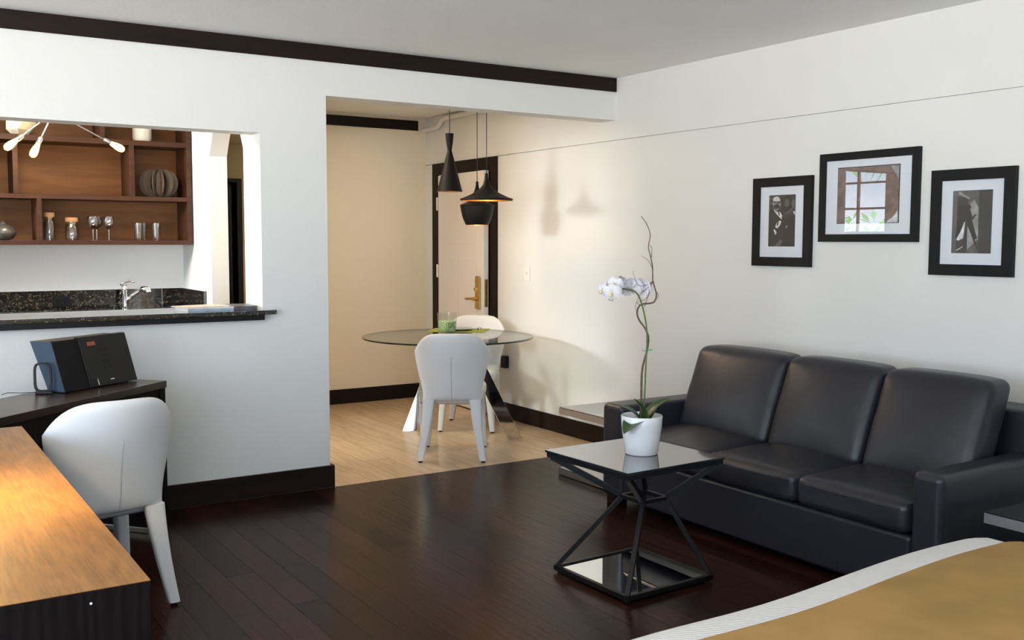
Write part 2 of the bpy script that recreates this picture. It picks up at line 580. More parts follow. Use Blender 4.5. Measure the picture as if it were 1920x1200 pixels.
M['mag_cream'] = pmat('cream_cover', (0.72, 0.56, 0.42), 0.4, noise=0.25, nscale=12)
M['mag_grey'] = pmat('dark_grey_cover', (0.10, 0.10, 0.11), 0.35, noise=0.3, nscale=16)
M['paper'] = pmat('paper_edges', (0.70, 0.70, 0.68), 0.8, noise=0.08, nscale=150)

# quilt stripes on the sheet
_nt = M['sheet'].node_tree
_w = _nt.nodes.new('ShaderNodeTexWave')
_w.inputs['Scale'].default_value = 40
_w.bands_direction = 'DIAGONAL'
_w.inputs['Distortion'].default_value = 0.6
_nt.links.new(coords(_nt), _w.inputs['Vector'])
_b = _nt.nodes.new('ShaderNodeBump')
_b.inputs['Strength'].default_value = 0.35
_b.inputs['Distance'].default_value = 0.003
_nt.links.new(_w.outputs['Fac'], _b.inputs['Height'])
_nt.links.new(_b.outputs['Normal'], _nt.nodes['Principled BSDF'].inputs['Normal'])

# green pebbles
def pebble_mat():
    m, nt, p = new_mat('green_pebbles')
    v = nt.nodes.new('ShaderNodeTexVoronoi')
    v.inputs['Scale'].default_value = 130
    nt.links.new(coords(nt), v.inputs['Vector'])
    s = nt.nodes.new('ShaderNodeSeparateColor')
    nt.links.new(v.outputs['Color'], s.inputs[0])
    r = nt.nodes.new('ShaderNodeValToRGB')
    r.color_ramp.elements[0].color = (0.16, 0.34, 0.07, 1)
    r.color_ramp.elements[1].color = (0.72, 0.86, 0.52, 1)
    nt.links.new(s.outputs[0], r.inputs['Fac'])
    nt.links.new(r.outputs['Color'], p.inputs['Base Color'])
    b = nt.nodes.new('ShaderNodeBump')
    b.inputs['Distance'].default_value = 0.006
    nt.links.new(v.outputs['Distance'], b.inputs['Height'])
    nt.links.new(b.outputs['Normal'], p.inputs['Normal'])
    p.inputs['Roughness'].default_value = 0.25
    return m


M['pebbles'] = pebble_mat()

# ------------------------------------------------------------------ the shell
XR, YK, YB, ZC, XC = 4.366, 5.477, 8.2555, 2.5576, 2.2535
XL, YR = -2.4, -1.8
KT = 0.158                      # thickness of the kitchen wall
KB = 7.66                       # kitchen back wall
XK0, XK1 = -0.5, 2.0            # kitchen left and right walls

struct('floor', box(XL, XR + 0.2, YR, YK - 0.018, -0.1, 0.0), M['floor'], smooth=False)
struct('floor_dining', box(XL, XR + 0.4, YK - 0.018, YB + 1.2, -0.1, 0.0), M['vinyl'], smooth=False)
struct('ceiling', box(XL, XR + 0.2, YR, YB + 0.1, ZC, ZC + 0.1), M['ceiling'], smooth=False)

# kitchen wall with the pass-through and the header over the dining opening
PX0, PX1, PZ0, PZ1 = -0.35, 1.862, 1.035, 2.043
bm = B()
bx(bm, XL, PX0, YK, YK + KT, 0, ZC)
bx(bm, PX0, PX1, YK, YK + KT, 0, PZ0)
bx(bm, PX0, PX1, YK, YK + KT, PZ1, ZC)
bx(bm, PX1, XC, YK, YK + KT, 0, ZC)
bx(bm, XC, XR, YK, YK + KT, 2.2755, ZC)
struct('wall_kitchen', bm, M['wall_white'], smooth=False)

# right wall, with the plaster joint and the door recess
DY0, DY1, DZ = 7.10, 7.995, 2.035
ZJ = 2.137
bm = B()
for y0, y1, z0, z1 in ((YR, DY0, 0, ZJ - 0.005), (DY0, DY1, DZ, ZJ - 0.005), (DY1, YB, 0, ZJ - 0.005), (YR, YB, ZJ + 0.005, ZC)):
    bx(bm, XR, XR + 0.12, y0, y1, z0, z1)
bx(bm, XR + 0.020, XR + 0.12, YR, YB, ZJ - 0.005, ZJ + 0.005)
struct('wall_right', bm, M['wall_cream'], smooth=False)
bm = box(XR + 0.30, XR + 0.36, 6.8, 8.3, 0, 2.5)  # unseen dark box added behind the door to stop sky light leaking in
bx(bm, XR + 0.12, XR + 0.30, 6.8, 6.86, 0, 2.5)
bx(bm, XR + 0.12, XR + 0.30, 8.24, 8.3, 0, 2.5)
bx(bm, XR + 0.12, XR + 0.36, 6.8, 8.3, 2.5, 2.56)
struct('wall_door_blocker', bm, M['dark_void'], smooth=False)

# dining back wall with the hall doorway
HX0, HX1, HZ = 1.75, 2.60, 1.925
bm = B()
bx(bm, 0.9, HX0, YB, YB + 0.12, 0, ZC)
bx(bm, HX0, HX1, YB, YB + 0.12, HZ, ZC)
bx(bm, HX1, 2.95, YB, YB + 0.12, 0, ZC)
struct('wall_hall', bm, M['hall_wall'], smooth=False)
struct('wall_back', box(2.95, XR + 0.12, YB, YB + 0.12, 0, ZC), M['wall_beige'], smooth=False)
struct('wall_hall_blocker', box(1.30, 1.40, KB + 0.1, YB, 0, ZC), M['hall_wall'], smooth=False)  # unseen wall added to keep sky light from leaking into the hall
struct('ceiling_hall', box(XK1 + 0.12, 2.85, 6.95, YB, 2.232, ZC), M['hall_wall'], smooth=False)
bm = B()
bx(bm, 1.2, 2.75, YB + 0.95, YB + 1.0, 0, ZC)
bx(bm, 1.15, 1.2, YB + 0.12, YB + 1.0, 0, ZC)
bx(bm, 2.75, 2.8, YB + 0.12, YB + 1.0, 0, ZC)
bx(bm, 1.15, 2.8, YB + 0.12, YB + 1.0, 2.2, 2.25)
struct('wall_closet', bm, M['hall_wall'], smooth=False)

# kitchen shell
struct('wall_kitchen_back', box(XK0 - 0.1, XK1 + 0.12, KB, KB + 0.1, 0, ZC), pmat('kitchen_white', (0.89, 0.885, 0.87), 0.6, noise=0.01, nscale=2, bump=0.1), smooth=False)
WY0, WY1, WZ0, WZ1 = 6.82, 7.60, 1.53, 2.37
bm = B()
bx(bm, XK0 - 0.1, XK0, YK + KT, WY0, 0, ZC)
bx(bm, XK0 - 0.1, XK0, WY1, KB, 0, ZC)
bx(bm, XK0 - 0.1, XK0, WY0, WY1, 0, WZ0)
bx(bm, XK0 - 0.1, XK0, WY0, WY1, WZ1, ZC)
struct('wall_kitchen_left', bm, M['wall_white'], smooth=False)
# partition with the clipped-corner archway
AY0, AY1, AZ0, AZ1, AC = 6.20, 6.93, 2.02, 2.24, 0.13
bm = B()
X0, X1 = XK1, XK1 + 0.12
bx(bm, X0, X1, YK + KT, AY0, 0, ZC)
bx(bm, X0, X1, AY1, KB, 0, ZC)
prof = [(AY0, AZ0), (AY0 + AC, AZ1), (AY1 - AC, AZ1), (AY1, AZ0), (AY1, ZC), (AY0, ZC)]
loft(bm, [[(X0, y, z) for y, z in prof], [(X1, y, z) for y, z in prof]])
struct('wall_partition', bm, M['wall_white'], smooth=False)

# living-room left wall with the big window, rear wall
LY0, LY1, LZ0, LZ1 = 0.4, 3.6, 0.65, 2.25
bm = B()
bx(bm, XL - 0.12, XL, YR, LY0, 0, ZC)
bx(bm, XL - 0.12, XL, LY1, YK + KT, 0, ZC)
bx(bm, XL - 0.12, XL, LY0, LY1, 0, LZ0)
bx(bm, XL - 0.12, XL, LY0, LY1, LZ1, ZC)
struct('wall_left', bm, M['wall_white'], smooth=False)
RX0, RX1, RZ0, RZ1 = -2.2, 0.4, 0.65, 2.25
bm = B()
bx(bm, XL - 0.12, RX0, YR - 0.12, YR, 0, ZC)
bx(bm, RX1, XR + 0.12, YR - 0.12, YR, 0, ZC)
bx(bm, RX0, RX1, YR - 0.12, YR, 0, RZ0)
bx(bm, RX0, RX1, YR - 0.12, YR, RZ1, ZC)
struct('wall_rear', bm, M['wall_cream'], smooth=False)


def window(name, x, y0, y1, z0, z1, cols, rows, mat, fw=0.045):
    w = bpy.data.objects.new(name, None)
    C.objects.link(w)
    w['kind'] = 'structure'
    bm = B()
    bx(bm, x, x + 0.05, y0, y0 + fw, z0, z1)
    bx(bm, x, x + 0.05, y1 - fw, y1, z0, z1)
    bx(bm, x, x + 0.05, y0 + fw, y1 - fw, z0, z0 + fw)
    bx(bm, x, x + 0.05, y0 + fw, y1 - fw, z1 - fw, z1)
    for i in range(1, cols):
        y = y0 + (y1 - y0) * i / cols
        bx(bm, x + 0.01, x + 0.04, y - 0.011, y + 0.011, z0 + fw, z1 - fw)
    for i in range(1, rows):
        z = z0 + (z1 - z0) * i / rows
        bx(bm, x + 0.012, x + 0.038, y0 + fw, y1 - fw, z - 0.011, z + 0.011)
    obj('window_frame', bm, mat, w, smooth=False)
    obj('window_glass', box(x + 0.022, x + 0.028, y0 + fw, y1 - fw, z0 + fw, z1 - fw), M['pane'], w, smooth=False)


window('window_1', XL - 0.09, LY0, LY1, LZ0, LZ1, 4, 2, M['door_white'])
window('window_2', XK0 - 0.08, WY0, WY1, WZ0, WZ1, 2, 3, pmat('red_brown_sash', (0.16, 0.07, 0.05), 0.5, noise=0.1), 0.03)

window('window_3', 0.0, -RX1, -RX0, RZ0, RZ1, 4, 2, M['door_white'])
bpy.data.objects['window_3'].location = (0, YR - 0.09, 0)
bpy.data.objects['window_3'].rotation_euler = (0, 0, PI / 2)

# trims and baseboards
struct('trim_1', box(XL, XR - 0.002, YK - 0.014, YK, 2.4646, ZC), M['trim'], bevel=0.004)
struct('trim_2', box(2.6, 4.284, YB - 0.012, YB, 2.447, 2.535), M['trim'], smooth=False)
BH = 0.129
bm = B()
bx(bm, XL, XC + 0.022, YK - 0.018, YK, 0, BH)
bx(bm, XC, XC + 0.022, YK, YK + KT, 0, BH)
struct('baseboard_kitchen', bm, M['trim'], bevel=0.003)
struct('baseboard_right', box(XR - 0.014, XR, YR, DY0 - 0.1, 0, BH), M['trim'], bevel=0.003)
struct('baseboard_back', box(2.66, XR - 0.015, YB - 0.016, YB, 0, BH), M['trim'], bevel=0.003)

# ------------------------------------------------------------------ entry door (ajar) and hall doorway
d1 = bpy.data.objects.new('door_1', None)
C.objects.link(d1)
d1['kind'] = 'structure'
bm = B()
for a in ((DY0 - 0.1, DY0, 0, DZ + 0.1), (DY1, DY1 + 0.1, 0, DZ + 0.1), (DY0, DY1, DZ, DZ + 0.1)):
    bx(bm, XR - 0.02, XR, *a)
obj('door_casing', bm, M['trim'], d1, smooth=False)
leaf = bpy.data.objects.new('door_leaf', None)
DW = 0.885
# local frame: x runs from the hinge (0) to the latch (DW), y into the wall, z up
bm = box(0, DW, 0, 0.045, 0.012, DZ - 0.008)
for x0, x1, z0, z1 in ((0.12, 0.40, 1.42, 1.86), (0.485, 0.765, 1.42, 1.86), (0.12, 0.40, 0.16, 1.30), (0.485, 0.765, 0.16, 1.30)):
    bx(bm, x0, x1, -0.004, 0.0, z0, z1)
me_leaf = obj('door_leaf', bm, M['door_white'], d1, bevel=0.002)
me_leaf.location = (XR - 0.018, DY1 - 0.008, 0)
me_leaf.rotation_euler = (0, 0, -PI / 2 - math.radians(3.6))
for z in (0.28, 1.12, 1.72):
    bm = lathe(B(), [(0.008, 0), (0.008, 0.115)], 12, (-0.006, -0.008, z))
    obj('hinge', bm, M['plate_white'], me_leaf)
bm = B()
prof = [(DW - 0.125, 0.88), (DW - 0.055, 0.88), (DW - 0.05, 0.885), (DW - 0.05, 1.14), (DW - 0.06, 1.155), (DW - 0.12, 1.155), (DW - 0.13, 1.14), (DW - 0.13, 0.885)]
loft(bm, [[(x, -0.016, z) for x, z in prof], [(x, -0.003, z) for x, z in prof]])
obj('lock_plate', bm, M['brass'], me_leaf, bevel=0.002)
bm = B()
tube(bm, [(DW - 0.09, -0.012, 0.965), (DW - 0.09, -0.06, 0.965)], 0.014, 14)
tube(bm, smooth_pts([(DW - 0.085, -0.06, 0.965), (DW - 0.13, -0.062, 0.966), (DW - 0.19, -0.06, 0.962), (DW - 0.225, -0.055, 0.960)]), 0.011, 12)
obj('lever_handle', bm, M['brass'], me_leaf)
obj('thumb_turn', box(DW - 0.115, DW - 0.085, -0.035, -0.014, 1.03, 1.06), M['brass'], me_leaf, bevel=0.004)
obj('edge_plate', box(DW, DW + 0.0015, 0.008, 0.037, 0.90, 1.13), M['brass'], me_leaf, smooth=False)

d2 = bpy.data.objects.new('door_2', None)
C.objects.link(d2)
d2['kind'] = 'structure'
bm = B()
for a in ((HX0 - 0.04, HX0, 0, HZ + 0.03), (HX1, HX1 + 0.04, 0, HZ + 0.03), (HX0, HX1, HZ, HZ + 0.03)):
    bx(bm, a[0], a[1], YB - 0.02, YB + 0.12, a[2], a[3])
obj('door_frame', bm, M['black_metal'], d2, smooth=False)
bm = box(HX1 - 0.05, HX1 - 0.012, YB + 0.13, YB + 0.80, 0.01, HZ - 0.02)
obj('door_leaf', bm, M['black_metal'], d2, smooth=False)
obj('edge_strip', box(HX1 - 0.022, HX1 - 0.008, YB + 0.118, YB + 0.13, 0.3, HZ - 0.03), M['steel'], d2, smooth=False)

# white pipe high on the dining wall
bm = tube(B(), smooth_pts([(4.33, YB - 0.002, 2.453), (4.33, 8.02, 2.455), (4.33, 7.95, 2.462), (4.33, 7.88, 2.505), (4.33, 7.80, 2.522), (4.33, 7.3, 2.524), (4.33, 6.0, 2.524), (4.33, YK + KT, 2.524)], 5), 0.022, 14)
tag(obj('pipe', bm, M['wall_cream'], None), 'cream painted pipe with an elbow running under the dining ceiling', 'pipe')
# ------------------------------------------------------------------ kitchen
t = thing('base_cabinet', 'low kitchen cabinet carrying the black granite worktop', 'cabinet', (0, 0, 0))
obj('body', box(XK0 + 0.01, 1.99, 7.10, KB - 0.012, 0.10, 0.92), M['cabinet'], t, smooth=False)
obj('plinth', box(XK0 + 0.01, 1.99, 7.14, KB - 0.012, 0, 0.10), M['trim'], t, smooth=False)
for x in (-0.42, 0.18, 0.78, 1.38):
    d = obj('door', box(x, x + 0.58, 7.082, 7.10, 0.13, 0.90), M['cabinet'], t, bevel=0.002)
    obj('handle', bar(B(), (x + 0.54, 7.068, 0.62), (x + 0.54, 7.068, 0.80), 0.012, 0.012), M['steel'], d)
bm = B()
bx(bm, XK0 + 0.005, 1.999, 7.05, KB - 0.001, 0.92, 0.95)
tag(obj('worktop', bm, M['granite'], None, smooth=False), 'black granite kitchen worktop under the shelf unit, carrying the faucet', 'worktop')
bm = B()
bx(bm, XK0 + 0.005, 1.999, KB - 0.022, KB - 0.001, 0.9505, 1.092)
bx(bm, 1.978, 1.999, 7.06, KB - 0.022, 0.9505, 1.092)
tag(obj('backsplash', bm, M['granite'], None, smooth=False), 'speckled black granite backsplash strip along the white kitchen wall', 'backsplash')

t = thing('bar_counter', 'black granite bar ledge in the kitchen pass-through', 'counter', (0, 0, 0))
bm = B()
prof = [(PX0, 5.425), (1.925, 5.425), (1.925, 5.476), (1.861, 5.476), (1.861, 5.885), (PX0, 5.885)]
loft(bm, [[(x, y, 1.036) for x, y in prof], [(x, y, 1.060) for x, y in prof]])
obj('slab', bm, M['granite'], t, bevel=0.002)
obj('apron', box(PX0, 1.858, 5.434, 5.476, 1.006, 1.036), M['black_metal'], t, smooth=False)


def wall_plate(name, label, cat, loc, rot, mat, kind):
    t = thing(name, label, cat, loc, rot)
    obj('cover_plate', box(-0.036, 0.036, -0.006, 0, -0.057, 0.057), mat, t, bevel=0.002)
    if kind == 'switch':
        obj('toggle', box(-0.006, 0.006, -0.018, -0.006, -0.004, 0.016), mat, t, bevel=0.002)
    else:
        for z in (-0.024, 0.024):
            obj('socket', lathe(B(), [(0.016, 0), (0.016, 0.003)], 20), mat, t)
            s = t.children[-1]
            s.rotation_euler = (PI / 2, 0, 0)
            s.location = (0, -0.006, z)
            bm = B()
            for x in (-0.006, 0.006):
                bx(bm, x - 0.001, x + 0.001, -0.0005, 0.004, -0.004, 0.006)
            sl = obj('slot', bm, M['black_plastic'], s)
            sl.rotation_euler = (-PI / 2, 0, 0)
            sl.location = (0, 0, 0.0)
    return t


wall_plate('light_switch', 'white light switch on the wall right of the entry door', 'switch', (XR, 6.56, 1.19), -PI / 2, M['plate_white'], 'switch')
wall_plate('wall_outlet', 'pale wall outlet low on the dining wall above the baseboard', 'outlet', (XR, 6.61, 0.29), -PI / 2, M['wall_cream'], 'outlet')
t = thing('kitchen_outlet', 'black wall outlet set sideways in the granite backsplash', 'outlet', (1.143, KB - 0.022, 1.016), 0)
obj('cover_plate', box(-0.058, 0.058, -0.006, 0, -0.036, 0.036), M['black_plastic'], t, bevel=0.002)
for x in (-0.024, 0.024):
    obj('socket', box(x - 0.014, x + 0.014, -0.009, -0.006, -0.014, 0.014), M['frame_black'], t, bevel=0.001)
t = thing('wall_adapter', 'small black plug-in unit on the wall behind the far dining chair', 'adapter', (XR, 6.86, 0.465), -PI / 2)
obj('body', box(-0.035, 0.035, -0.04, 0, -0.05, 0.05), M['black_plastic'], t, bevel=0.006)

# faucet
t = thing('faucet', 'chrome single-lever kitchen faucet against the black backsplash', 'faucet', (1.545, 7.50, 0.9503))
obj('body', lathe(B(), [(0.026, 0), (0.026, 0.012), (0.019, 0.02), (0.018, 0.13), (0.022, 0.14), (0.022, 0.165), (0.012, 0.18), (0.002, 0.183)], 24), M['chrome'], t)
bm = tube(B(), smooth_pts([(0.0, 0, 0.06), (0.04, -0.03, 0.10), (0.09, -0.09, 0.145)]), [0.013] * 13, 14)
obj('spout', bm, M['chrome'], t)
obj('spray_head', tube(B(), [(0.082, -0.08, 0.138), (0.10, -0.10, 0.155), (0.128, -0.13, 0.150), (0.132, -0.135, 0.128)], [0.015, 0.021, 0.022, 0.018], 16), M['chrome'], t)
obj('lever', tube(B(), smooth_pts([(0, 0, 0.17), (-0.03, -0.01, 0.185), (0.02, -0.05, 0.205), (0.05, -0.07, 0.20)]), 0.006, 10), M['chrome'], t)

# open shelf unit
SY0, SY1 = 7.35, KB - 0.002
t = thing('shelf_unit', 'walnut-brown open wall shelf unit over the kitchen sink', 'shelf', (0, 0, 0))
SX0, SX1 = -0.1, 1.990
obj('back_panel', box(SX0, SX1, SY1 - 0.02, SY1, 1.415, 2.50), M['cabinet_panel_lit'], t, smooth=False)
for n, z0, z1, xa in (('bottom_board', 1.415, 1.446, SX0), ('shelf_board', 1.722, 1.752, SX0), ('shelf_board', 2.104, 2.140, SX0), ('top_board', 2.47, 2.50, SX0)):
    obj(n, box(xa, 1.957, SY0, SY1 - 0.02, z0, z1), M['cabinet'], t, bevel=0.0015)
obj('side_panel', box(1.957, SX1, SY0, SY1 - 0.02, 1.415, 2.50), M['cabinet'], t, bevel=0.0015)
obj('side_panel', box(SX0 - 0.03, SX0, SY0, SY1, 1.415, 2.50), M['cabinet'], t, bevel=0.0015)
for x0, x1, z0, z1 in ((1.569, 1.600, 1.752, 2.104), (0.836, 0.867, 1.752, 2.104), (0.973, 1.001, 1.446, 1.722), (1.384, 1.412, 2.140, 2.47), (0.70, 0.73, 1.752, 2.104)):
    obj('divider', box(x0, x1, SY0 + 0.001, SY1 - 0.02, z0, z1), M['cabinet'], t, bevel=0.0015)


def jar(x, y, r, h, label):
    t = thing('storage_jar', label, 'jar', (x, y, 1.4465), 0, 'cork-lidded jars on the kitchen shelf')
    obj('glass_body', lathe(B(), [(r * 0.9, 0), (r, 0.008), (r, h - 0.035), (r * 0.72, h - 0.018), (r * 0.72, h), (r * 0.66, h), (r * 0.66, h - 0.02), (r * 0.94, h - 0.04), (r * 0.94, 0.012), (0.001, 0.010)], 32), M['tableware'], t)
    obj('cork_lid', lathe(B(), [(r * 0.62, h - 0.012), (r * 0.66, h + 0.0005), (r * 0.95, h + 0.001), (r * 0.97, h + 0.006), (r * 0.97, h + 0.026), (r * 0.9, h + 0.030), (0.001, h + 0.030)], 32), M['cork'], t)


jar(1.064, 7.50, 0.037, 0.157, 'tall glass jar with cork lid, left of the two on the kitchen shelf')
jar(1.203, 7.48, 0.042, 0.125, 'shorter glass jar with cork lid, right beside the tall jar')
wg = None
for x, y, lab in ((1.338, 7.47, 'front one of the two overlapping stemmed wine glasses on the shelf'),
                  (1.376, 7.55, 'stemmed wine glass half hidden behind the front wine glass on the shelf'),
                  (1.444, 7.48, 'stemmed wine glass standing alone, rightmost of the three on the shelf')):
    if wg is None:
        wg = thing('wine_glass', lab, 'wine glass', (x, y, 1.4465), 0, 'wine glasses on the kitchen shelf')
        obj('bowl', lathe(B(), [(0.004, 0.075), (0.022, 0.085), (0.036, 0.108), (0.0385, 0.13), (0.033, 0.165), (0.0315, 0.165), (0.037, 0.13), (0.0345, 0.109), (0.021, 0.087), (0.001, 0.079)], 32), M['tableware'], wg)
        obj('stem', lathe(B(), [(0.0045, 0.004), (0.0035, 0.03), (0.0045, 0.0745)], 16), M['tableware'], wg)
        obj('foot', lathe(B(), [(0.034, 0), (0.034, 0.002), (0.006, 0.006), (0.001, 0.006)], 32), M['tableware'], wg)
    else:
        dup(wg, (x, y, 1.4465), 0, lab)
tb = None
for x, y, lab in ((1.648, 7.50, 'clear tumbler on the shelf, leftmost beside the wine glasses'),
                  (1.692, 7.56, 'clear tumbler standing behind the leftmost tumbler'),
                  (1.770, 7.50, 'clear tumbler standing alone at the right on the shelf')):
    if tb is None:
        tb = obj('tumbler', lathe(B(), [(0.026, 0), (0.027, 0.002), (0.034, 0.123), (0.032, 0.123), (0.0255, 0.014), (0.001, 0.013)], 32), M['tableware'])
        tag(tb, lab, 'tumbler', 'tumblers on the kitchen shelf')
        tb.location = (x, y, 1.4465)
    else:
        dup(tb, (x, y, 1.4465), 0, lab)

# round lidded pot
t = thing('lidded_pot', 'round dark grey pot with small knob in the left shelf niche', 'pot', (0.78, 7.49, 1.4465))
obj('body', lathe(B(), [(0.035, 0), (0.055, 0.008), (0.078, 0.04), (0.080, 0.055), (0.066, 0.085), (0.035, 0.105), (0.020, 0.110), (0.001, 0.110)], 36), M['pewter'], t)
obj('lid', lathe(B(), [(0.022, 0.1095), (0.018, 0.117), (0.006, 0.119), (0.008, 0.126), (0.001, 0.130)], 24), M['pewter'], t)
# white vase
t = obj('white_vase', lathe(B(), [(0.045, 0), (0.058, 0.006), (0.064, 0.03), (0.064, 0.14), (0.055, 0.165), (0.035, 0.18), (0.033, 0.20), (0.028, 0.20), (0.03, 0.178), (0.05, 0.16), (0.058, 0.14), (0.058, 0.02), (0.001, 0.012)], 40), M['white_glass'])
t.location = (1.690, 7.50, 2.1405)
tag(t, 'plain white vase on the top shelf near the right end', 'vase')
# fin sculpture
t = thing('fin_sculpture', 'grey-brown sphere made of upright fins in the square shelf niche', 'ornament', (1.795, 7.49, 1.7525))
n = 11
for k in range(n):
    a = PI * 2 * k / n + 0.15
    bm = B()
    prof = []
    for i in range(25):
        th = -PI / 2 + PI * i / 24
        prof.append((0.022 + 0.112 * math.cos(th) ** 0.8 if math.cos(th) > 1e-6 else 0.022, 0.1015 + 0.1005 * math.sin(th)))
    for i in range(24, -1, -1):
        th = -PI / 2 + PI * i / 24
        prof.append((0.018 + 0.055 * max(0, math.cos(th)), 0.1015 + 0.085 * math.sin(th)))
    rings = []
    for s in (-0.003, 0.003):
        rings.append([(r * math.cos(a) - s * math.sin(a), r * math.sin(a) + s * math.cos(a), z) for r, z in prof])
    loft(bm, rings)
    obj('fin', bm, M['sculpt'], t, smooth=False)
obj('core', lathe(B(), [(0.019, 0.004), (0.019, 0.199)], 16), M['sculpt'], t)
# faceted paper ball
bm = B()
bmesh.ops.create_icosphere(bm, subdivisions=2, radius=0.092)
for v in bm.verts:
    v.co *= 1.0 + 0.12 * (((hash((round(v.co.x, 3), round(v.co.y, 3), round(v.co.z, 3))) % 7) / 6.0) - 0.5)
    if v.co.z < -0.084:
        v.co.z = -0.084
t = obj('faceted_ball', bm, M['paper_gold'], None, smooth=False)
t.location = (0.905, 7.49, 2.1405 + 0.0845)
tag(t, 'pale gold faceted ball on the top shelf behind the bulbs', 'ornament')

# sputnik light fixture
t = thing('kitchen_chandelier', 'kitchen ceiling light with metal arms and bare glowing bulbs', 'lamp', (1.039, 7.00, 2.256))
obj('stem', tube(B(), [(0, 0, 0.03), (0, 0, ZC - 2.256 - 0.02)], 0.008, 12), M['steel'], t)
obj('canopy', lathe(B(), [(0.06, ZC - 2.256 - 0.02), (0.06, ZC - 2.256 - 0.001)], 28), M['steel'], t)
obj('hub', lathe(B(), [(0.002, -0.035), (0.022, -0.03), (0.03, 0), (0.022, 0.03), (0.002, 0.035)], 20), M['steel'], t)
for (ex, ey, ez) in ((-0.272, 0.0, -0.235), (-0.128, -0.0, -0.275), (0.402, 0.0, -0.208), (0.25, -0.30, 0.10), (-0.30, 0.22, 0.12)):
    d = Vector((ex, ey, ez)) * 1.06
    L = d.length
    u = d.normalized()
    a0, a1, a2 = u * 0.028, u * (L - 0.145), u * (L - 0.10)
    am = obj('arm', tube(B(), [a0, a1], 0.006, 10), M['steel'], t)
    so = obj('socket', tube(B(), [a1, a1 + u * 0.01, a2], [0.012, 0.017, 0.017], 14), M['steel'], t)
    bp = [(0.0, 0.012), (0.012, 0.015), (0.045, 0.022), (0.070, 0.024), (0.090, 0.018), (0.098, 0.004)]
    obj('bulb', tube(B(), [a2 + u * s for s, r in bp], [r for s, r in bp], 18), M['bulb'], t)
# the light those bulbs throw
for i, (ex, ey, ez) in enumerate(((-0.272, 0.0, -0.235), (-0.128, 0.0, -0.275), (0.402, 0.0, -0.208))):
    point_light('chandelier_light', (1.039 + ex * 1.06, 7.06, 2.256 + ez * 1.16), (2.4, 2.4, 0.9)[i], (1.0, 0.62, 0.26), 0.12)

# magazines on the bar
def magazine(x, y, w, d, h, rz, mats, z, label):
    t = thing('magazine', label, 'magazine', (x, y, z), rz, 'magazines on the bar ledge')
    obj('pages', box(-w / 2 + 0.002, w / 2 - 0.002, -d / 2 + 0.002, d / 2 - 0.002, 0.0008, h - 0.0008), M['paper'], t, smooth=False)
    bm = B()
    bx(bm, -w / 2, w / 2, -d / 2, d / 2, 0, 0.0008)
    bx(bm, -w / 2, w / 2, -d / 2, d / 2, h - 0.0008, h)
    bx(bm, -w / 2, w / 2, -d / 2, -d / 2 + 0.001, 0.0008, h - 0.0008)
    obj('cover', bm, mats, t, smooth=False)


magazine(1.575, 5.60, 0.27, 0.20, 0.016, 0.10, M['mag_blue'], 1.0605, 'pale blue-spined magazine at the left of the bar ledge pile')
magazine(1.565, 5.65, 0.26, 0.19, 0.006, 0.22, M['mag_cream'], 1.0767, 'cream-covered magazine lying on top of the pale blue one')
magazine(1.785, 5.62, 0.13, 0.23, 0.022, -0.10, M['mag_grey'], 1.0605, 'dark grey magazine at the right end of the bar ledge')

# ------------------------------------------------------------------ pendants over the dining table
def pendant(name, x, y, ztop, prof_out, prof_in, label):
    t = thing(name, label, 'pendant lamp', (x, y, ztop), 0, 'black pendants over the dining table')
    zt = ZC - ztop
    obj('canopy', lathe(B(), [(0.05, zt - 0.025), (0.05, zt - 0.0005)], 24), M['lamp_black'], t)
    obj('cord', tube(B(), [(0, 0, 0.0), (0, 0, zt - 0.025)], 0.0028, 8), M['black_plastic'], t)
    obj('shade', lathe(B(), prof_out, 48), M['lamp_black'], t, angle=60)
    obj('lining', lathe(B(), prof_in, 48), M['copper'], t, angle=60)
    return t


def shade_profiles(pts, th=0.003):
    pts = [(p.x, p.y) for p in smooth_pts([(r, z, 0) for r, z in pts], 5)]
    out = pts + [(r - th, z) for r, z in pts[::-1]]
    inn = [(max(0.0015, r - th - 0.0006), z) for r, z in pts] + [(max(0.001, r - th - 0.002), z + 0.0005) for r, z in pts[::-1]]
    return [(max(0.0015, r), z) for r, z in out], inn


po, pi_ = shade_profiles([(0.030, 0.0), (0.026, -0.05), (0.016, -0.118), (0.017, -0.125), (0.045, -0.235), (0.092, -0.415)])
pendant('pendant_lamp', 3.566, 6.376, 2.217, po, pi_, 'tall cone-shaped black pendant, leftmost over the dining table')
po, pi_ = shade_profiles([(0.009, 0.0), (0.013, -0.04), (0.028, -0.085), (0.060, -0.140), (0.122, -0.170), (0.124, -0.182), (0.108, -0.26), (0.083, -0.318)])
pendant('pendant_lamp', 3.785, 6.357, 1.882, po, pi_, 'bowl-shaped black pendant hanging lowest over the dining table')
po, pi_ = shade_profiles([(0.010, 0.0), (0.014, -0.04), (0.030, -0.085), (0.075, -0.128), (0.150, -0.165), (0.184, -0.178), (0.180, -0.190)])
pendant('pendant_lamp', 3.66, 6.02, 1.918, po, pi_, 'wide flared black pendant, rightmost over the dining table')
point_light('pendant_light', (3.566, 6.376, 1.92), 4, WARM, 0.02)
point_light('pendant_light', (3.785, 6.357, 1.66), 2, WARM, 0.02)
point_light('pendant_light', (3.66, 6.02, 1.77), 3, WARM, 0.02)

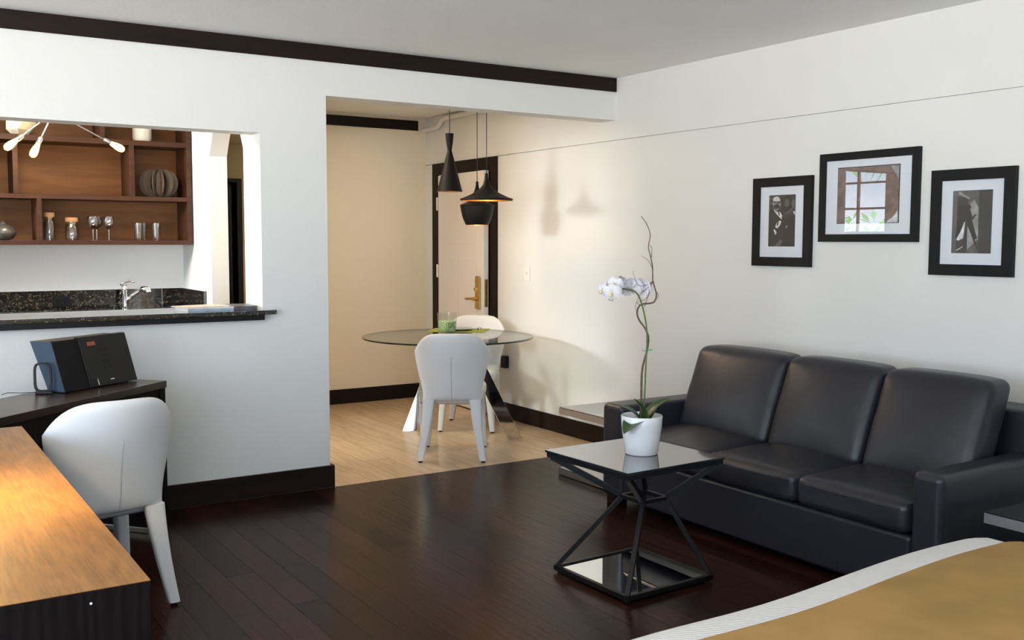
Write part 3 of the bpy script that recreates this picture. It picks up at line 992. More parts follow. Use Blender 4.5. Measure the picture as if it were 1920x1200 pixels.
# ------------------------------------------------------------------ white chairs
def make_chair(label):
    t = thing('dining_chair', label, 'chair', (0, 0, 0), 0, 'white upholstered dining chairs')
    # local: x right, y forward, z up
    H0, H1 = 0.405, 0.852
    NS, NT = 28, 24

    def mid(s, tt):
        e = abs(s)
        zt = H1 - 0.125 * e ** 4.5
        z = H0 + (zt - H0) * tt
        q = min(1.0, max(0.0, (z - H0) / (0.735 - H0)))
        w = 0.199 + 0.056 * (q * q * (3 - 2 * q))
        y = -0.232 + (0.035 + 0.075 * min(1.0, q * 1.2)) * s * s - 0.085 * ((z - H0) / 0.44) ** 1.2
        return Vector((s * w, y, z))

    bm = B()
    grid = {}
    for side in (0, 1):
        for i in range(NS + 1):
            for j in range(NT + 1):
                s = math.sin((i / NS * 2 - 1) * PI / 2)
                tt = 0.5 + 0.5 * math.sin((j / NT * 2 - 1) * PI / 2)
                edge = math.sqrt(max(0, 1 - abs(s) ** 5)) * math.sqrt(max(0, 1 - abs(2 * tt - 1) ** 9))
                p = mid(s, tt) + Vector((0.25 * -s * 0.03, (0.030 if side else -0.030) * edge, 0))
                on_edge = i in (0, NS) or j in (0, NT)
                if side and on_edge:
                    grid[1, i, j] = grid[0, i, j]
                else:
                    grid[side, i, j] = bm.verts.new(p)
    for side in (0, 1):
        for i in range(NS):
            for j in range(NT):
                f = [grid[side, i, j], grid[side, i + 1, j], grid[side, i + 1, j + 1], grid[side, i, j + 1]]
                bm.faces.new(f if side == 0 else f[::-1])
    back = obj('backrest', bm, M['white_leather'], t, angle=80)
    pts = []
    for k in range(15):
        tt = 0.02 + 0.64 * k / 14
        pts.append(mid(0, tt) + Vector((0, -0.0305 * math.sqrt(1 - abs(2 * tt - 1) ** 9), 0)))
    obj('seam', tube(B(), pts, 0.0028, 6), M['seam'], back)
    # seat
    bm = cushion(0.205, 0.232, 0.052, 0.04, (0, 0, 0.012), 11, (0, 0.035, 0.425),
                 lambda q, u: Vector((q.x * (1.0 + 0.06 * u[1]), q.y, q.z)))
    obj('seat', bm, M['white_leather'], t, angle=80)

    def leg(x0, y0, z0, x1, y1, w0, d0, w1, d1, bow):
        rings = []
        for k in range(9):
            f = k / 8
            g = f ** 0.85
            cx, cy, cz = x0 + (x1 - x0) * f + bow * math.sin(PI * f), y0 + (y1 - y0) * f, z0 * (1 - f) + 0.012 * f
            w, d = w0 + (w1 - w0) * g, d0 + (d1 - d0) * g
            rings.append([(cx + w / 2 * math.copysign(abs(math.cos(a)) ** 0.55, math.cos(a)), cy + d / 2 * math.copysign(abs(math.sin(a)) ** 0.55, math.sin(a)), cz)
                          for a in [2 * PI * (i + 0.5) / 16 for i in range(16)]])
        l = obj('leg', loft(B(), rings), M['white_leather'], t, angle=60)
        obj('foot_glide', lathe(B(), [(0.013, 0.0), (0.014, 0.0119)], 14, (x1, y1, 0)), M['black_plastic'], l)

    for s in (-1, 1):
        leg(s * 0.151, -0.212, 0.410, s * 0.206, -0.255, 0.082, 0.046, 0.044, 0.040, s * -0.006)
        leg(s * 0.165, 0.205, 0.390, s * 0.200, 0.240, 0.072, 0.075, 0.040, 0.042, 0)
    return t


ch = make_chair('white dining chair with its back to the room, in front of the glass table')
ch.location = (3.315, 5.877, 0)
ch.rotation_euler = (0, 0, math.radians(57.3 - 90))
dup(ch, (3.93, 6.69, 0), math.radians(230.4 - 90), 'white dining chair on the far side of the glass table, facing the camera')
dup(ch, (0.736, 4.229, 0), math.radians(99 - 90), 'white dining chair pulled up to the dark corner desk at left')

# ------------------------------------------------------------------ dining table
TC = (3.56, 6.395)
t = thing('dining_table', 'round glass dining table on flat polished steel legs', 'table', (TC[0], TC[1], 0))
R = 0.625
gt = obj('glass_top', lathe(B(), [(R - 0.004, 0.743), (R - 0.004, 0.755)], 96), M['table_glass'], t)
bm = B()
n = 96
rr = [(R - 0.0038, 0.743), (R, 0.745), (R, 0.753), (R - 0.0038, 0.755)]
rings = [[((r) * math.cos(2 * PI * k / n), r * math.sin(2 * PI * k / n), z) for k in range(n)] for r, z in rr]
loft(bm, rings, cap=False)
obj('glass_edge', bm, M['glass_edge'], gt)
for p0, p1 in (((0.39, -0.30, 0), (0.045, -0.171, 0.7425)), ((-0.12, 0.395, 0), (0.182, 0.357, 0.7425)), ((-0.40, -0.36, 0), (-0.165, 0.115, 0.7425))):
    p0, p1 = Vector(p0), Vector(p1)
    sa = math.radians(-21 if p0.x > 0 else (-26 if p0.x > -0.3 else 57))
    side2 = Vector((math.cos(sa), math.sin(sa), 0))
    w, th = 0.105, 0.022
    bk = Vector((0, 0, 1)).cross(side2).normalized()
    rings = [[p + side2 * (x * w / 2) + bk * (y * th / 2) for x, y in ((-1, -1), (1, -1), (1, 1), (-1, 1))] for p in (p0, p1)]
    obj('leg', loft(B(), rings), M['chrome'], t, bevel=0.001)

bm = B()
c, s = math.cos(math.radians(50)), math.sin(math.radians(50))
mc = (3.845, 6.735)
for z in (0.7555, 0.7575):
    pass
rings = [[(mc[0] + a * c - b * s, mc[1] + a * s + b * c, z) for a, b in ((-0.16, -0.22), (0.16, -0.22), (0.16, 0.22), (-0.16, 0.22))] for z in (0.7552, 0.7575)]
loft(bm, rings)
tag(obj('placemat', bm, M['green_mat'], None, smooth=False), 'olive green woven placemat on the glass table before the far chair', 'placemat')
t = obj('plate', lathe(B(), [(0.05, 0), (0.055, 0.002), (0.095, 0.012), (0.095, 0.0145), (0.05, 0.006), (0.001, 0.006)], 48), M['plate_grey'])
t.location = (3.86, 6.73, 0.7576)
tag(t, 'grey-green plate lying on the olive placemat', 'plate')
t = obj('napkin_ring', lathe(B(), [(0.0155, 0), (0.018, 0), (0.018, 0.018), (0.0155, 0.018), (0.0155, 0.0)], 24, cap=False), M['steel'])
t.location = (3.985, 6.655, 0.7576)
tag(t, 'small metal ring at the right of the olive placemat', 'ring')
t = thing('pebble_vase', 'clear glass vase half filled with green pebbles on the dining table', 'vase', (3.675, 6.615, 0.7552))


def rsq(r, z, n=32, e=0.62):
    return [(r * math.copysign(abs(math.cos(a)) ** e, math.cos(a)), r * math.copysign(abs(math.sin(a)) ** e, math.sin(a)), z) for a in [2 * PI * k / n for k in range(n)]]


obj('glass', loft(B(), [rsq(0.058, 0), rsq(0.060, 0.004), rsq(0.068, 0.152), rsq(0.064, 0.152), rsq(0.0565, 0.010), rsq(0.02, 0.009)]), M['glass'], t)
pb = obj('pebbles', loft(B(), [rsq(0.050, 0.0105), rsq(0.0555, 0.014), rsq(0.0585, 0.085), rsq(0.050, 0.091), rsq(0.01, 0.093)]), M['pebbles'], t)
pb['kind'] = 'stuff'

# ------------------------------------------------------------------ sofa
t = thing('sofa', 'charcoal leather three-seat sofa against the right wall', 'sofa', (0, 0, 0))
FX = 3.40
ya, yb, yc, yd = 2.262, 2.402, 4.185, 4.362
obj('base', box(FX + 0.012, 4.10, yb, yc, 0.045, 0.290), M['leather'], t, bevel=0.018)
for (y0, y1) in ((ya, yb - 0.001), (yc + 0.001, yd)):
    obj('arm', box(FX, 4.30, y0, y1, 0.045, 0.560), M['leather'], t, bevel=0.032, seg=4)
obj('back_frame', box(4.10, 4.335, ya + 0.01, yd - 0.01, 0.045, 0.735), M['leather'], t, bevel=0.04, seg=4)
ys = [yb + 0.003, 2.977, 3.546, yc - 0.003]
for i in range(3):
    y0, y1 = ys[i] + 0.003, ys[i + 1] - 0.003
    hy = (y1 - y0) / 2
    bm = cushion(0.335, hy, 0.066, 0.036, (0.008, 0.002, 0.022), 15, (FX + 0.330, (y0 + y1) / 2, 0.360),
                 lambda q, u: Vector((q.x, q.y, q.z + 0.012 * (q.x + 0.33))))
    sc_ = obj('seat_cushion', bm, M['leather'], t, angle=80)
    # welt along the front upper edge
    pts = [(FX - 0.006 - 0.006 * (1 - (2 * k / 10 - 1) ** 2), y0 + 0.03 + (y1 - y0 - 0.06) * k / 10, 0.395) for k in range(11)]
    obj('piping', tube(B(), pts, 0.0035, 6), M['leather'], sc_)
yb_ = [2.345, 2.952, 3.526, yc - 0.003]
for i in range(3):
    y0, y1 = yb_[i] + 0.004, yb_[i + 1] - 0.004
    if i == 0:
        y0 = yb + 0.004
    hy = (y1 - y0) / 2

    def lean(q, u):
        k = (q.z + 0.22)
        top = max(0.0, u[2])
        edge = 1 - 0.10 * max(0, u[2] - 0.2) * abs(u[1]) ** 6
        return Vector((q.x + 0.36 * k - 0.02 * (1 - u[1] ** 2) * (1 - u[2] ** 2) * (u[0] < 0), q.y * (1.0), q.z - 0.012 * abs(u[1]) ** 5 * (u[2] > 0)))

    bm = cushion(0.085, hy, 0.228, 0.042, (0.012, 0.0, 0.006), 19, (3.865, (y0 + y1) / 2, 0.640), lean)
    bc = obj('back_cushion', bm, M['leather'], t, angle=80)
for x in (FX + 0.06, 4.24):
    for y in (ya + 0.07, yd - 0.07):
        obj('leg', box(x - 0.04, x + 0.04, y - 0.04, y + 0.04, 0, 0.047), M['trim'], t, bevel=0.003)

# ------------------------------------------------------------------ pictures
def picture(yc_, zb, w, h, fw, mw, blobs, bg, label, yaw=0.0, ph=None):
    """local: x to the viewer's right, y into the wall, z up; origin bottom centre"""
    t = thing('framed_picture', label, 'picture', (XR - 0.001, yc_, zb), -PI / 2 + yaw, 'framed pictures over the sofa')
    bm = B()
    D = 0.024
    bx(bm, -w / 2, -w / 2 + fw, -D, 0, 0, h)
    bx(bm, w / 2 - fw, w / 2, -D, 0, 0, h)
    bx(bm, -w / 2 + fw, w / 2 - fw, -D, 0, 0, fw)
    bx(bm, -w / 2 + fw, w / 2 - fw, -D, 0, h - fw, h)
    obj('frame', bm, M['frame_black'], t, smooth=False)
    obj('mat_board', box(-w / 2 + fw, w / 2 - fw, -0.012, -0.002, fw, h - fw), M['mat_board'], t, smooth=False)
    x0, x1, z0, z1 = ph
    bm = B()
    mats = [bg]
    bx(bm, x0, x1, -0.0128, -0.0122, z0, z1)
    for k, (m, pts) in enumerate(blobs):
        if m not in mats:
            mats.append(m)
        y = -0.0130 - 0.0001 * k
        vs = [bm.verts.new((x0 + (x1 - x0) * u, y, z0 + (z1 - z0) * v)) for u, v in pts]
        f = bm.faces.new(vs)
        f.material_index = mats.index(m)
    me = bpy.data.meshes.new('print')
    bm.to_mesh(me)
    bm.free()
    for m in mats:
        me.materials.append(m)
    link(bpy.data.objects.new('print', me), t)
    obj('picture_glass', box(-w / 2 + fw, w / 2 - fw, -0.0175, -0.0165, fw, h - fw), M['picture_glass'], t, smooth=False)


def ell(cx, cy, rx, ry, n=20, rot=0):
    c, s = math.cos(rot), math.sin(rot)
    return [(cx + rx * math.cos(a) * c - ry * math.sin(a) * s, cy + rx * math.cos(a) * s + ry * math.sin(a) * c) for a in [2 * PI * k / n for k in range(n)]]


def ink(v, w=None):
    return pmat('ink_%d' % int(v * 1000), (v, v * 0.97, v * 0.96) if w is None else w, 0.7, noise=0.35, nscale=28)


K0, K1, K2, K3, K4 = ink(0.008), ink(0.03), ink(0.10), ink(0.32), ink(0.70)
BR = ink(0.2, (0.20, 0.125, 0.095))
BR2 = ink(0.3, (0.34, 0.24, 0.20))
portrait = [(K1, [(0, 0.55), (1, 0.5), (1, 1), (0, 1)]),
            (K2, [(0.0, 0.92), (0.22, 0.91), (0.22, 0.93), (0, 0.94)]), (K2, [(0.0, 0.84), (0.2, 0.83), (0.2, 0.85), (0, 0.86)]),
            (K0, ell(0.72, 0.82, 0.26, 0.16)), (K2, ell(0.68, 0.84, 0.09, 0.08)), (K2, ell(0.92, 0.82, 0.07, 0.09)), (K2, ell(0.78, 0.68, 0.14, 0.025, 20, 0.4)),
            (K0, [(0, 0), (0, 0.68), (0.16, 0.74), (0.5, 0.70), (0.62, 0.5), (0.8, 0.62), (0.97, 0.58), (1, 0.3), (1, 0)]),
            (K3, ell(0.30, 0.84, 0.155, 0.135)), (K4, ell(0.28, 0.915, 0.12, 0.055)),
            (K1, ell(0.30, 0.775, 0.13, 0.05)), (K0, [(0.17, 0.865), (0.46, 0.855), (0.46, 0.87), (0.17, 0.88)]),
            (K0, ell(0.235, 0.862, 0.055, 0.016)), (K0, ell(0.385, 0.856, 0.055, 0.016)), (K1, ell(0.33, 0.825, 0.03, 0.03)), (K0, ell(0.32, 0.79, 0.06, 0.01)),
            (K4, [(0.17, 0.73), (0.24, 0.70), (0.40, 0.66), (0.43, 0.68), (0.52, 0.60), (0.50, 0.52), (0.40, 0.58), (0.28, 0.64)]),
            (K1, [(0.36, 0.67), (0.41, 0.67), (0.43, 0.60), (0.38, 0.60)]),
            (K4, ell(0.38, 0.43, 0.12, 0.05, 20, 0.5)), (K1, ell(0.36, 0.44, 0.05, 0.025, 20, 1.0)), (K4, [(0.20, 0.33), (0.25, 0.33), (0.33, 0.27), (0.27, 0.22)]),
            (K3, [(0.68, 0.40), (0.74, 0.41), (0.70, 0.36), (0.65, 0.36)]), (K4, [(0.93, 0.68), (1, 0.67), (1, 0.60), (0.95, 0.63)]),
            (K2, [(0.25, 0.02), (0.5, 0.14), (0.55, 0.10), (0.45, 0.0), (0.25, 0.0)])]
hall = [(K2, [(0, 0), (0.10, 0), (0.14, 1), (0, 1)]), (K1, [(0.12, 0), (0.40, 0), (0.42, 0.86), (0.12, 0.92)]),
        (K3, [(0.40, 0.06), (0.72, 0.25), (0.72, 0.92), (0.40, 0.92)]), (K2, [(0.40, 0.92), (0.40, 0.75), (0.55, 0.85), (0.72, 0.66), (0.72, 1), (0.2, 1)]),
        (K3, [(0.14, 0.95), (0.40, 0.86), (0.44, 0.88), (0.16, 0.99)]), (K4, [(0.13, 0.22), (0.27, 0.5), (0.34, 0.5), (0.30, 0.24), (0.18, 0.2)]),
        (K1, [(0.68, 0), (1, 0), (1, 1), (0.66, 1)]), (K0, [(0.14, 0.55), (0.34, 0.55), (0.24, 0.36), (0.14, 0.24), (0.10, 0.24)]),
        (K0, ell(0.26, 0.64, 0.14, 0.13)), (K0, ell(0.42, 0.73, 0.055, 0.045)), (K0, [(0.36, 0.68), (0.46, 0.69), (0.52, 0.58), (0.58, 0.62), (0.62, 0.61), (0.54, 0.54), (0.50, 0.52), (0.36, 0.54)]),
        (K0, [(0.38, 0.54), (0.52, 0.52), (0.62, 0.30), (0.66, 0.24), (0.56, 0.20), (0.50, 0.30), (0.40, 0.44)]),
        (K1, [(0.54, 0.22), (0.60, 0.22), (0.70, 0.05), (0.66, 0.05)]), (K4, [(0.14, 0.04), (0.30, 0.10), (0.31, 0.115), (0.14, 0.055)])]
abstract = [(K0, [(0, 0), (1, 0), (1, 0.012), (0, 0.012)]), (K0, [(0, 0.985), (1, 0.985), (1, 1), (0, 1)]), (K0, [(0.985, 0), (1, 0), (1, 1), (0.985, 1)]),
            (K3, [(0.86, 0.97), (0.98, 0.97), (0.98, 0.75)]), (K4, [(0.80, 0.012), (0.98, 0.012), (0.98, 0.22), (0.92, 0.12)]),
            (BR2, [(0.76, 0.82), (0.80, 0.85), (0.88, 0.90), (0.82, 0.84)]),
            ] + [(BR2, [(0.70 + 0.03 * k, 0.03), (0.705 + 0.03 * k, 0.03), (0.70 + 0.055 * k, 0.28), (0.695 + 0.055 * k, 0.28)]) for k in range(5)]
picture(3.954, 1.309, 0.428, 0.501, 0.052, 0, portrait, K1, 'black-framed portrait of a bald person in glasses, leftmost of three pictures', 0, (-0.097, 0.097, 0.112, 0.402))
picture(3.382, 1.448, 0.606, 0.467, 0.040, 0, abstract, BR, 'black-framed wide brown print, highest of the three pictures over the sofa', 0.006, (-0.190, 0.191, 0.095, 0.390))
picture(2.796, 1.290, 0.424, 0.501, 0.053, 0, hall, K2, 'black-framed print of silhouetted figures in a corridor, rightmost of three pictures', 0, (-0.100, 0.100, 0.106, 0.400))

# ------------------------------------------------------------------ side tables by the sofa
def side_table(label):
    t = thing('side_table', label, 'side table', (0, 0, 0), 0, 'chrome and black glass side tables beside the sofa')
    L, W = 0.29, 0.285
    for nm, z0, z1 in (('top_frame', 0.382, 0.420), ('base_frame', 0.004, 0.040)):
        bm = B()
        bx(bm, -L, L, -W, -W + 0.03, z0, z1)
        bx(bm, -L, L, W - 0.03, W, z0, z1)
        bx(bm, -L, -L + 0.03, -W + 0.03, W - 0.03, z0, z1)
        bx(bm, L - 0.03, L, -W + 0.03, W - 0.03, z0, z1)
        f = obj(nm, bm, M['satin_steel'], t, smooth=False)
        obj('glass_panel', box(-L + 0.003, L - 0.003, -W + 0.003, W - 0.003, z1 + 0.0002, z1 + 0.005), M['black_glass'], f, smooth=False)
    obj('post', box(L - 0.10, L - 0.06, -0.03, 0.03, 0.0452, 0.382), M['chrome'], t, bevel=0.002)
    for x in (-1, 1):
        for y in (-1, 1):
            obj('foot', lathe(B(), [(0.018, 0), (0.018, 0.004)], 12, (x * (L - 0.03), y * (W - 0.03), 0)), M['black_plastic'], t)
    return t


st = side_table('chrome-edged low side table left of the sofa, near the baseboard')
st.location = (3.862, 4.725, 0)
dup(st, (3.835, 1.895, 0), 0, 'chrome-edged low side table at the right edge beside the sofa arm')

# ------------------------------------------------------------------ hourglass table
HC = (2.735, 3.283)
t = thing('accent_table', 'small square black table with hourglass metal frame and mirrored base', 'table', (HC[0], HC[1], 0), math.radians(2.0))
HB, HT = 0.243, 0.272
rg = Vector((0.040, -0.024))
RZ, RS = 0.352, 0.068
bm = B()
q = [(-1, -1), (1, -1), (1, 1), (-1, 1)]


def frame_ring(bm, h, z0, z1, w, c=(0, 0)):
    bx(bm, c[0] - h, c[0] + h, c[1] - h, c[1] - h + w, z0, z1)
    bx(bm, c[0] - h, c[0] + h, c[1] + h - w, c[1] + h, z0, z1)
    bx(bm, c[0] - h, c[0] - h + w, c[1] - h + w, c[1] + h - w, z0, z1)
    bx(bm, c[0] + h - w, c[0] + h, c[1] - h + w, c[1] + h - w, z0, z1)


frame_ring(bm, HB, 0.012, 0.032, 0.018)
obj('base_frame', bm, M['black_metal'], t, smooth=False)
bm = B()
frame_ring(bm, HT - 0.006, 0.512, 0.532, 0.018)
obj('top_frame', bm, M['black_metal'], t, smooth=False)
bm = B()
frame_ring(bm, RS + 0.008, RZ - 0.008, RZ + 0.008, 0.016, rg)
obj('waist_ring', bm, M['black_metal'], t, smooth=False)
for a, b in q:
    w = (rg.x + a * RS, rg.y + b * RS)
    obj('lower_strut', bar(B(), (a * (HB - 0.010), b * (HB - 0.010), 0.030), (w[0], w[1], RZ - 0.006), 0.019, 0.019), M['black_metal'], t)
    obj('upper_strut', bar(B(), (a * (HT - 0.020), b * (HT - 0.020), 0.513), (w[0], w[1], RZ + 0.006), 0.022, 0.022), M['black_metal'], t)
    obj('foot', lathe(B(), [(0.011, 0), (0.011, 0.012)], 14, (a * (HB - 0.02), b * (HB - 0.02), 0)), M['black_plastic'], t)
obj('glass_top', box(-HT, HT, -HT, HT, 0.5325, 0.543), M['black_glass'], t, bevel=0.0015)
obj('mirror_shelf', box(-HB + 0.018, HB - 0.018, -HB + 0.018, HB - 0.018, 0.020, 0.026), M['mirror'], t, smooth=False)

# ------------------------------------------------------------------ orchid
PZ = 0.5435
PC = Vector((2.760, 3.262, PZ))
t = thing('potted_orchid', 'white orchid with curly twig in a white pot on the black table', 'plant', PC)
RV = Vector((0.841, -0.541, 0))
FV = Vector((0.541, 0.841, 0))


def op(px, py, d=0.0):
    """point beside the pot: sideways and up, in metres"""
    return RV * ((px - 1201) / 442.0) + FV * d + Vector((0, 0, 0.163 + (787 - py) / 444.0))


bm = lathe(B(), [(0.066, 0), (0.070, 0.004), (0.078, 0.06), (0.086, 0.12), (0.0885, 0.163), (0.0865, 0.166), (0.084, 0.163), (0.081, 0.12), (0.072, 0.03), (0.001, 0.02)], 48)
obj('pot', bm, M['ceramic'], t, angle=60)
obj('bark', lathe(B(), [(0.0795, 0.128), (0.05, 0.138), (0.001, 0.142)], 32), M['moss'], t)


def leaf_mesh(base, tip, up, width, sag=0.0, fold=0.25):
    base, tip = Vector(base), Vector(tip)
    ax = (tip - base)
    side = ax.cross(Vector(up)).normalized()
    nrm = side.cross(ax).normalized()
    bm = B()
    rows = []
    N = 12
    for i in range(N + 1):
        f = i / N
        w = width * (math.sin(PI * min(1, f * 0.92 + 0.08)) ** 0.7) * (1 - 0.12 * f)
        if i == N:
            w = 0.001
        c = base + ax * f + Vector((0, 0, -sag * f * f)) + nrm * 0.02 * math.sin(PI * f)
        rows.append([c + side * (w * s) + nrm * (fold * w * abs(s)) for s in (-1, -0.5, 0, 0.5, 1)])
    top = [[bm.verts.new(p + nrm * 0.0008) for p in r] for r in rows]
    bot = [[bm.verts.new(p - nrm * 0.0008) for p in r] for r in rows]
    for i in range(N):
        for j in range(4):
            bm.faces.new((top[i][j], top[i][j + 1], top[i + 1][j + 1], top[i + 1][j]))
            bm.faces.new((bot[i][j], bot[i + 1][j], bot[i + 1][j + 1], bot[i][j + 1]))
        for j in (0, 4):
            bm.faces.new((top[i][j], top[i + 1][j], bot[i + 1][j], bot[i][j]))
    for e in (0, N):
        for j in range(4):
            bm.faces.new((top[e][j], bot[e][j], bot[e][j + 1], top[e][j + 1]))
    return bm


lb = op(1203, 800, -0.01)
for tip, w, sag, d in (((1258, 754), 0.044, 0.0, 0.02), ((1162, 797), 0.052, 0.035, -0.11), ((1152, 768), 0.038, 0.0, 0.0), ((1184, 752), 0.026, 0.0, -0.03), ((1232, 775), 0.036, 0.01, 0.08)):
    tp = op(tip[0], tip[1], d)
    obj('leaf', leaf_mesh(lb + Vector((0, 0, -0.012)), tp, (0, 0, 1), w, sag), M['green_leaf'], t, angle=70)
st_pts = [op(*q_) for q_ in ((1204, 803, 0), (1206, 740, 0.0), (1207, 690, -0.005), (1209, 640, 0), (1206, 608, 0.0), (1200, 582, 0.0), (1193, 562, -0.005), (1184, 551, -0.01), (1168, 547, -0.015), (1150, 546, -0.02), (1135, 549, -0.03))]
obj('flower_stem', tube(B(), smooth_pts(st_pts, 5), 0.0036, 8), M['stem'], t)
tw = [op(*q_) for q_ in ((1200, 803, 0.01), (1200, 750, 0.008), (1201, 700, 0.008), (1209, 665, 0.006), (1212, 640, 0.008), (1206, 622, 0.010), (1194, 605, 0.010), (1190, 590, 0.006), (1196, 577, 0.006), (1212, 574, 0.008), (1222, 571, 0.010), (1226, 558, 0.010), (1223, 545, 0.010), (1219, 530, 0.010), (1218, 505, 0.012), (1214, 485, 0.012), (1210, 468, 0.012), (1213, 445, 0.012), (1206, 425, 0.012), (1196, 411, 0.012))]
tw = smooth_pts(tw, 5)
twg = obj('curly_twig', tube(B(), tw, [0.0046 * (1 - 0.8 * i / (len(tw) - 1)) + 0.0006 for i in range(len(tw))], 8), M['twig'], t)
for q_ in (((1218, 510), (1214, 500), (1207, 491), (1196, 485)), ((1216, 487), (1216, 470), (1211, 465)), ((1219, 532), (1212, 553), (1207, 570), (1204, 580), (1203, 572), (1214, 575)),
           ((1219, 532), (1208, 546), (1196, 556), (1188, 572), (1186, 580), (1189, 591)), ((1219, 532), (1210, 538), (1192, 540), (1183, 522), (1181, 513)),
           ((1227, 553), (1230, 560), (1226, 566)), ((1196, 577), (1190, 572), (1205, 566), (1207, 556), (1200, 550))):
    p_ = smooth_pts([op(a, b, 0.012 - 0.004 * i) for i, (a, b) in enumerate(q_)], 5)
    obj('side_shoot', tube(B(), p_, [0.0015 * (1 - 0.6 * i / len(p_)) for i in range(len(p_))], 6), M['twig'], twg)
obj('tie', tube(B(), [op(1199, 662, -0.008), op(1206, 663, -0.014), op(1213, 662, -0.004), op(1219, 661, 0.0)], 0.0016, 6), M['clip'], t)
obj('bud_twig', tube(B(), smooth_pts([op(1137, 553, -0.03), op(1134, 560, -0.03), op(1132, 565, -0.03), op(1142, 568, -0.03), op(1143, 565, -0.03)], 4), 0.0012, 6), M['twig'], t)


def flower(c, facing, roll, r):
    c = Vector(c)
    n = Vector(facing).normalized()
    a = n.cross(Vector((0, 0, 1))).normalized()
    b = a.cross(n)
    bm = B()
    for k, (ang, L, w) in enumerate(((90, 1.0, 0.52), (210, 0.95, 0.48), (330, 0.95, 0.48), (10, 1.08, 0.78), (170, 1.08, 0.78))):
        th = math.radians(ang + roll)
        dx = a * math.cos(th) + b * math.sin(th)
        sd = n.cross(dx)
        off = 0.002 if k > 2 else 0
        N = 8
        rows = []
        for i in range(N + 1):
            f = i / N
            ww = r * w * math.sin(PI * min(1, 0.10 + 0.90 * f)) ** 0.6 * (0.25 + 0.75 * min(1, f * 2.2)) if i < N else 0.0008
            cc = c + dx * (r * L * f) + n * (off + 0.010 * math.sin(PI * f * 0.9) - 0.012 * f * f)
            rows.append([cc + sd * (ww * s) - n * (0.006 * s * s) for s in (-1, -0.5, 0, 0.5, 1)])
        for sgn in (0.0004, -0.0004):
            vs = [[bm.verts.new(p + n * sgn) for p in rw] for rw in rows]
            for i in range(N):
                for j in range(4):
                    f_ = (vs[i][j], vs[i][j + 1], vs[i + 1][j + 1], vs[i + 1][j])
                    bm.faces.new(f_ if sgn > 0 else f_[::-1])
    me = bpy.data.meshes.new('flower')
    bm.to_mesh(me)
    bm.free()
    me.materials.append(M['petal'])
    me.polygons.foreach_set('use_smooth', [True] * len(me.polygons))
    fl = link(bpy.data.objects.new('flower', me), t)
    bm = tube(B(), [c + n * 0.001, c + n * 0.010 - b * 0.004, c + n * 0.018 - b * 0.012], [0.003, 0.006, 0.002], 10)
    obj('lip', bm, M['lip'], fl)


CAMV = -FV
for (px, py, d, fa, roll, r) in ((1124, 549, -0.02, (-0.75, -0.5, -0.15), 12, 0.034), (1140, 553, -0.05, (-0.45, -0.85, -0.2), -8, 0.040), (1146, 537, -0.02, (-0.35, -0.9, 0.25), 20, 0.036),
                                 (1160, 540, 0.02, (0.2, 0.95, 0.1), 0, 0.042), (1180, 545, 0.015, (0.1, 0.95, 0.1), 10, 0.046), (1198, 546, 0.02, (0.5, 0.8, 0.1), -12, 0.048)):
    flower(op(px, py, d), RV * fa[0] + FV * fa[1] + Vector((0, 0, fa[2])), roll, r)

# ------------------------------------------------------------------ bed
t = thing('bed', 'bed corner with white quilt and tan suede cover in the foreground', 'bed', (0, 0, 0))
BX0, BX1, BY0, BY1 = 1.15, 2.76, -0.35, 1.70
obj('base', box(BX0 + 0.03, BX1 - 0.03, BY0, BY1 - 0.04, 0.0, 0.28), M['trim'], t, bevel=0.01)
cx, cy = (BX0 + BX1) / 2, (BY0 + BY1) / 2


def bedfn(amp):
    def fn(q, u):
        x, y = q.x + cx, q.y + cy
        w = 0.008 * math.sin(x * 5.5 + 0.6) + 0.006 * math.sin(x * 11.0 + y * 3)
        if u[2] > 0:
            q = Vector((q.x, q.y, q.z + w * 0.15 - 0.005 + 0.009 * min(0.0, x - 2.1)))
        return Vector((q.x, q.y + 0.012 * math.sin(x * 6.0) * max(0, u[1]) + 0.045 * (x - 1.9) * (u[1] > 0) * u[1], q.z))
    return fn


bm = cushion((BX1 - BX0) / 2, (BY1 - BY0) / 2, 0.165, 0.09, (0, 0, 0.02), 25, (cx, cy, 0.440), bedfn(1.0))
obj('quilt', bm, M['sheet'], t, angle=80)
bm = cushion((BX1 - BX0) / 2 + 0.012, (BY1 - BY0) / 2 - 0.045, 0.165, 0.085, (0, 0, 0.02), 25, (cx + 0.004, cy - 0.050, 0.449), bedfn(1.0))
obj('suede_cover', bm, M['tan'], t, angle=80)

# ------------------------------------------------------------------ credenza in the left foreground
t = thing('credenza', 'long sideboard with lit brown wood top in the left foreground', 'sideboard', (0, 0, 0))
X0, X1, Y0, Y1 = -0.02, 0.468, 2.103, 4.135
tp = obj('top', box(X0, X1, Y0, Y1, 0.735, 0.7485), M['wenge'], t, smooth=False)
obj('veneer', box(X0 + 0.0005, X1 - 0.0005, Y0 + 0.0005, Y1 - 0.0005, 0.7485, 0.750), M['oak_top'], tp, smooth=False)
obj('body', box(X0 + 0.002, X1 - 0.002, Y0 + 0.002, Y1 - 0.002, 0.07, 0.735), M['wenge'], t, smooth=False)
obj('plinth', box(X0 + 0.03, X1 - 0.03, Y0 + 0.03, Y1 - 0.03, 0, 0.07), M['trim'], t, smooth=False)
sc_ = obj('screw_cover', lathe(B(), [(0.0028, 0), (0.002, 0.0015)], 12), M['plate_white'], t)
sc_.rotation_euler = (PI / 2, 0, 0)
sc_.location = (0.352, Y0 + 0.002, 0.722)

# ------------------------------------------------------------------ corner desk
DA = math.radians(42.0)
t = thing('corner_desk', 'dark wood console desk set across the corner under the bar ledge', 'desk', (1.238, 5.107, 0), DA)
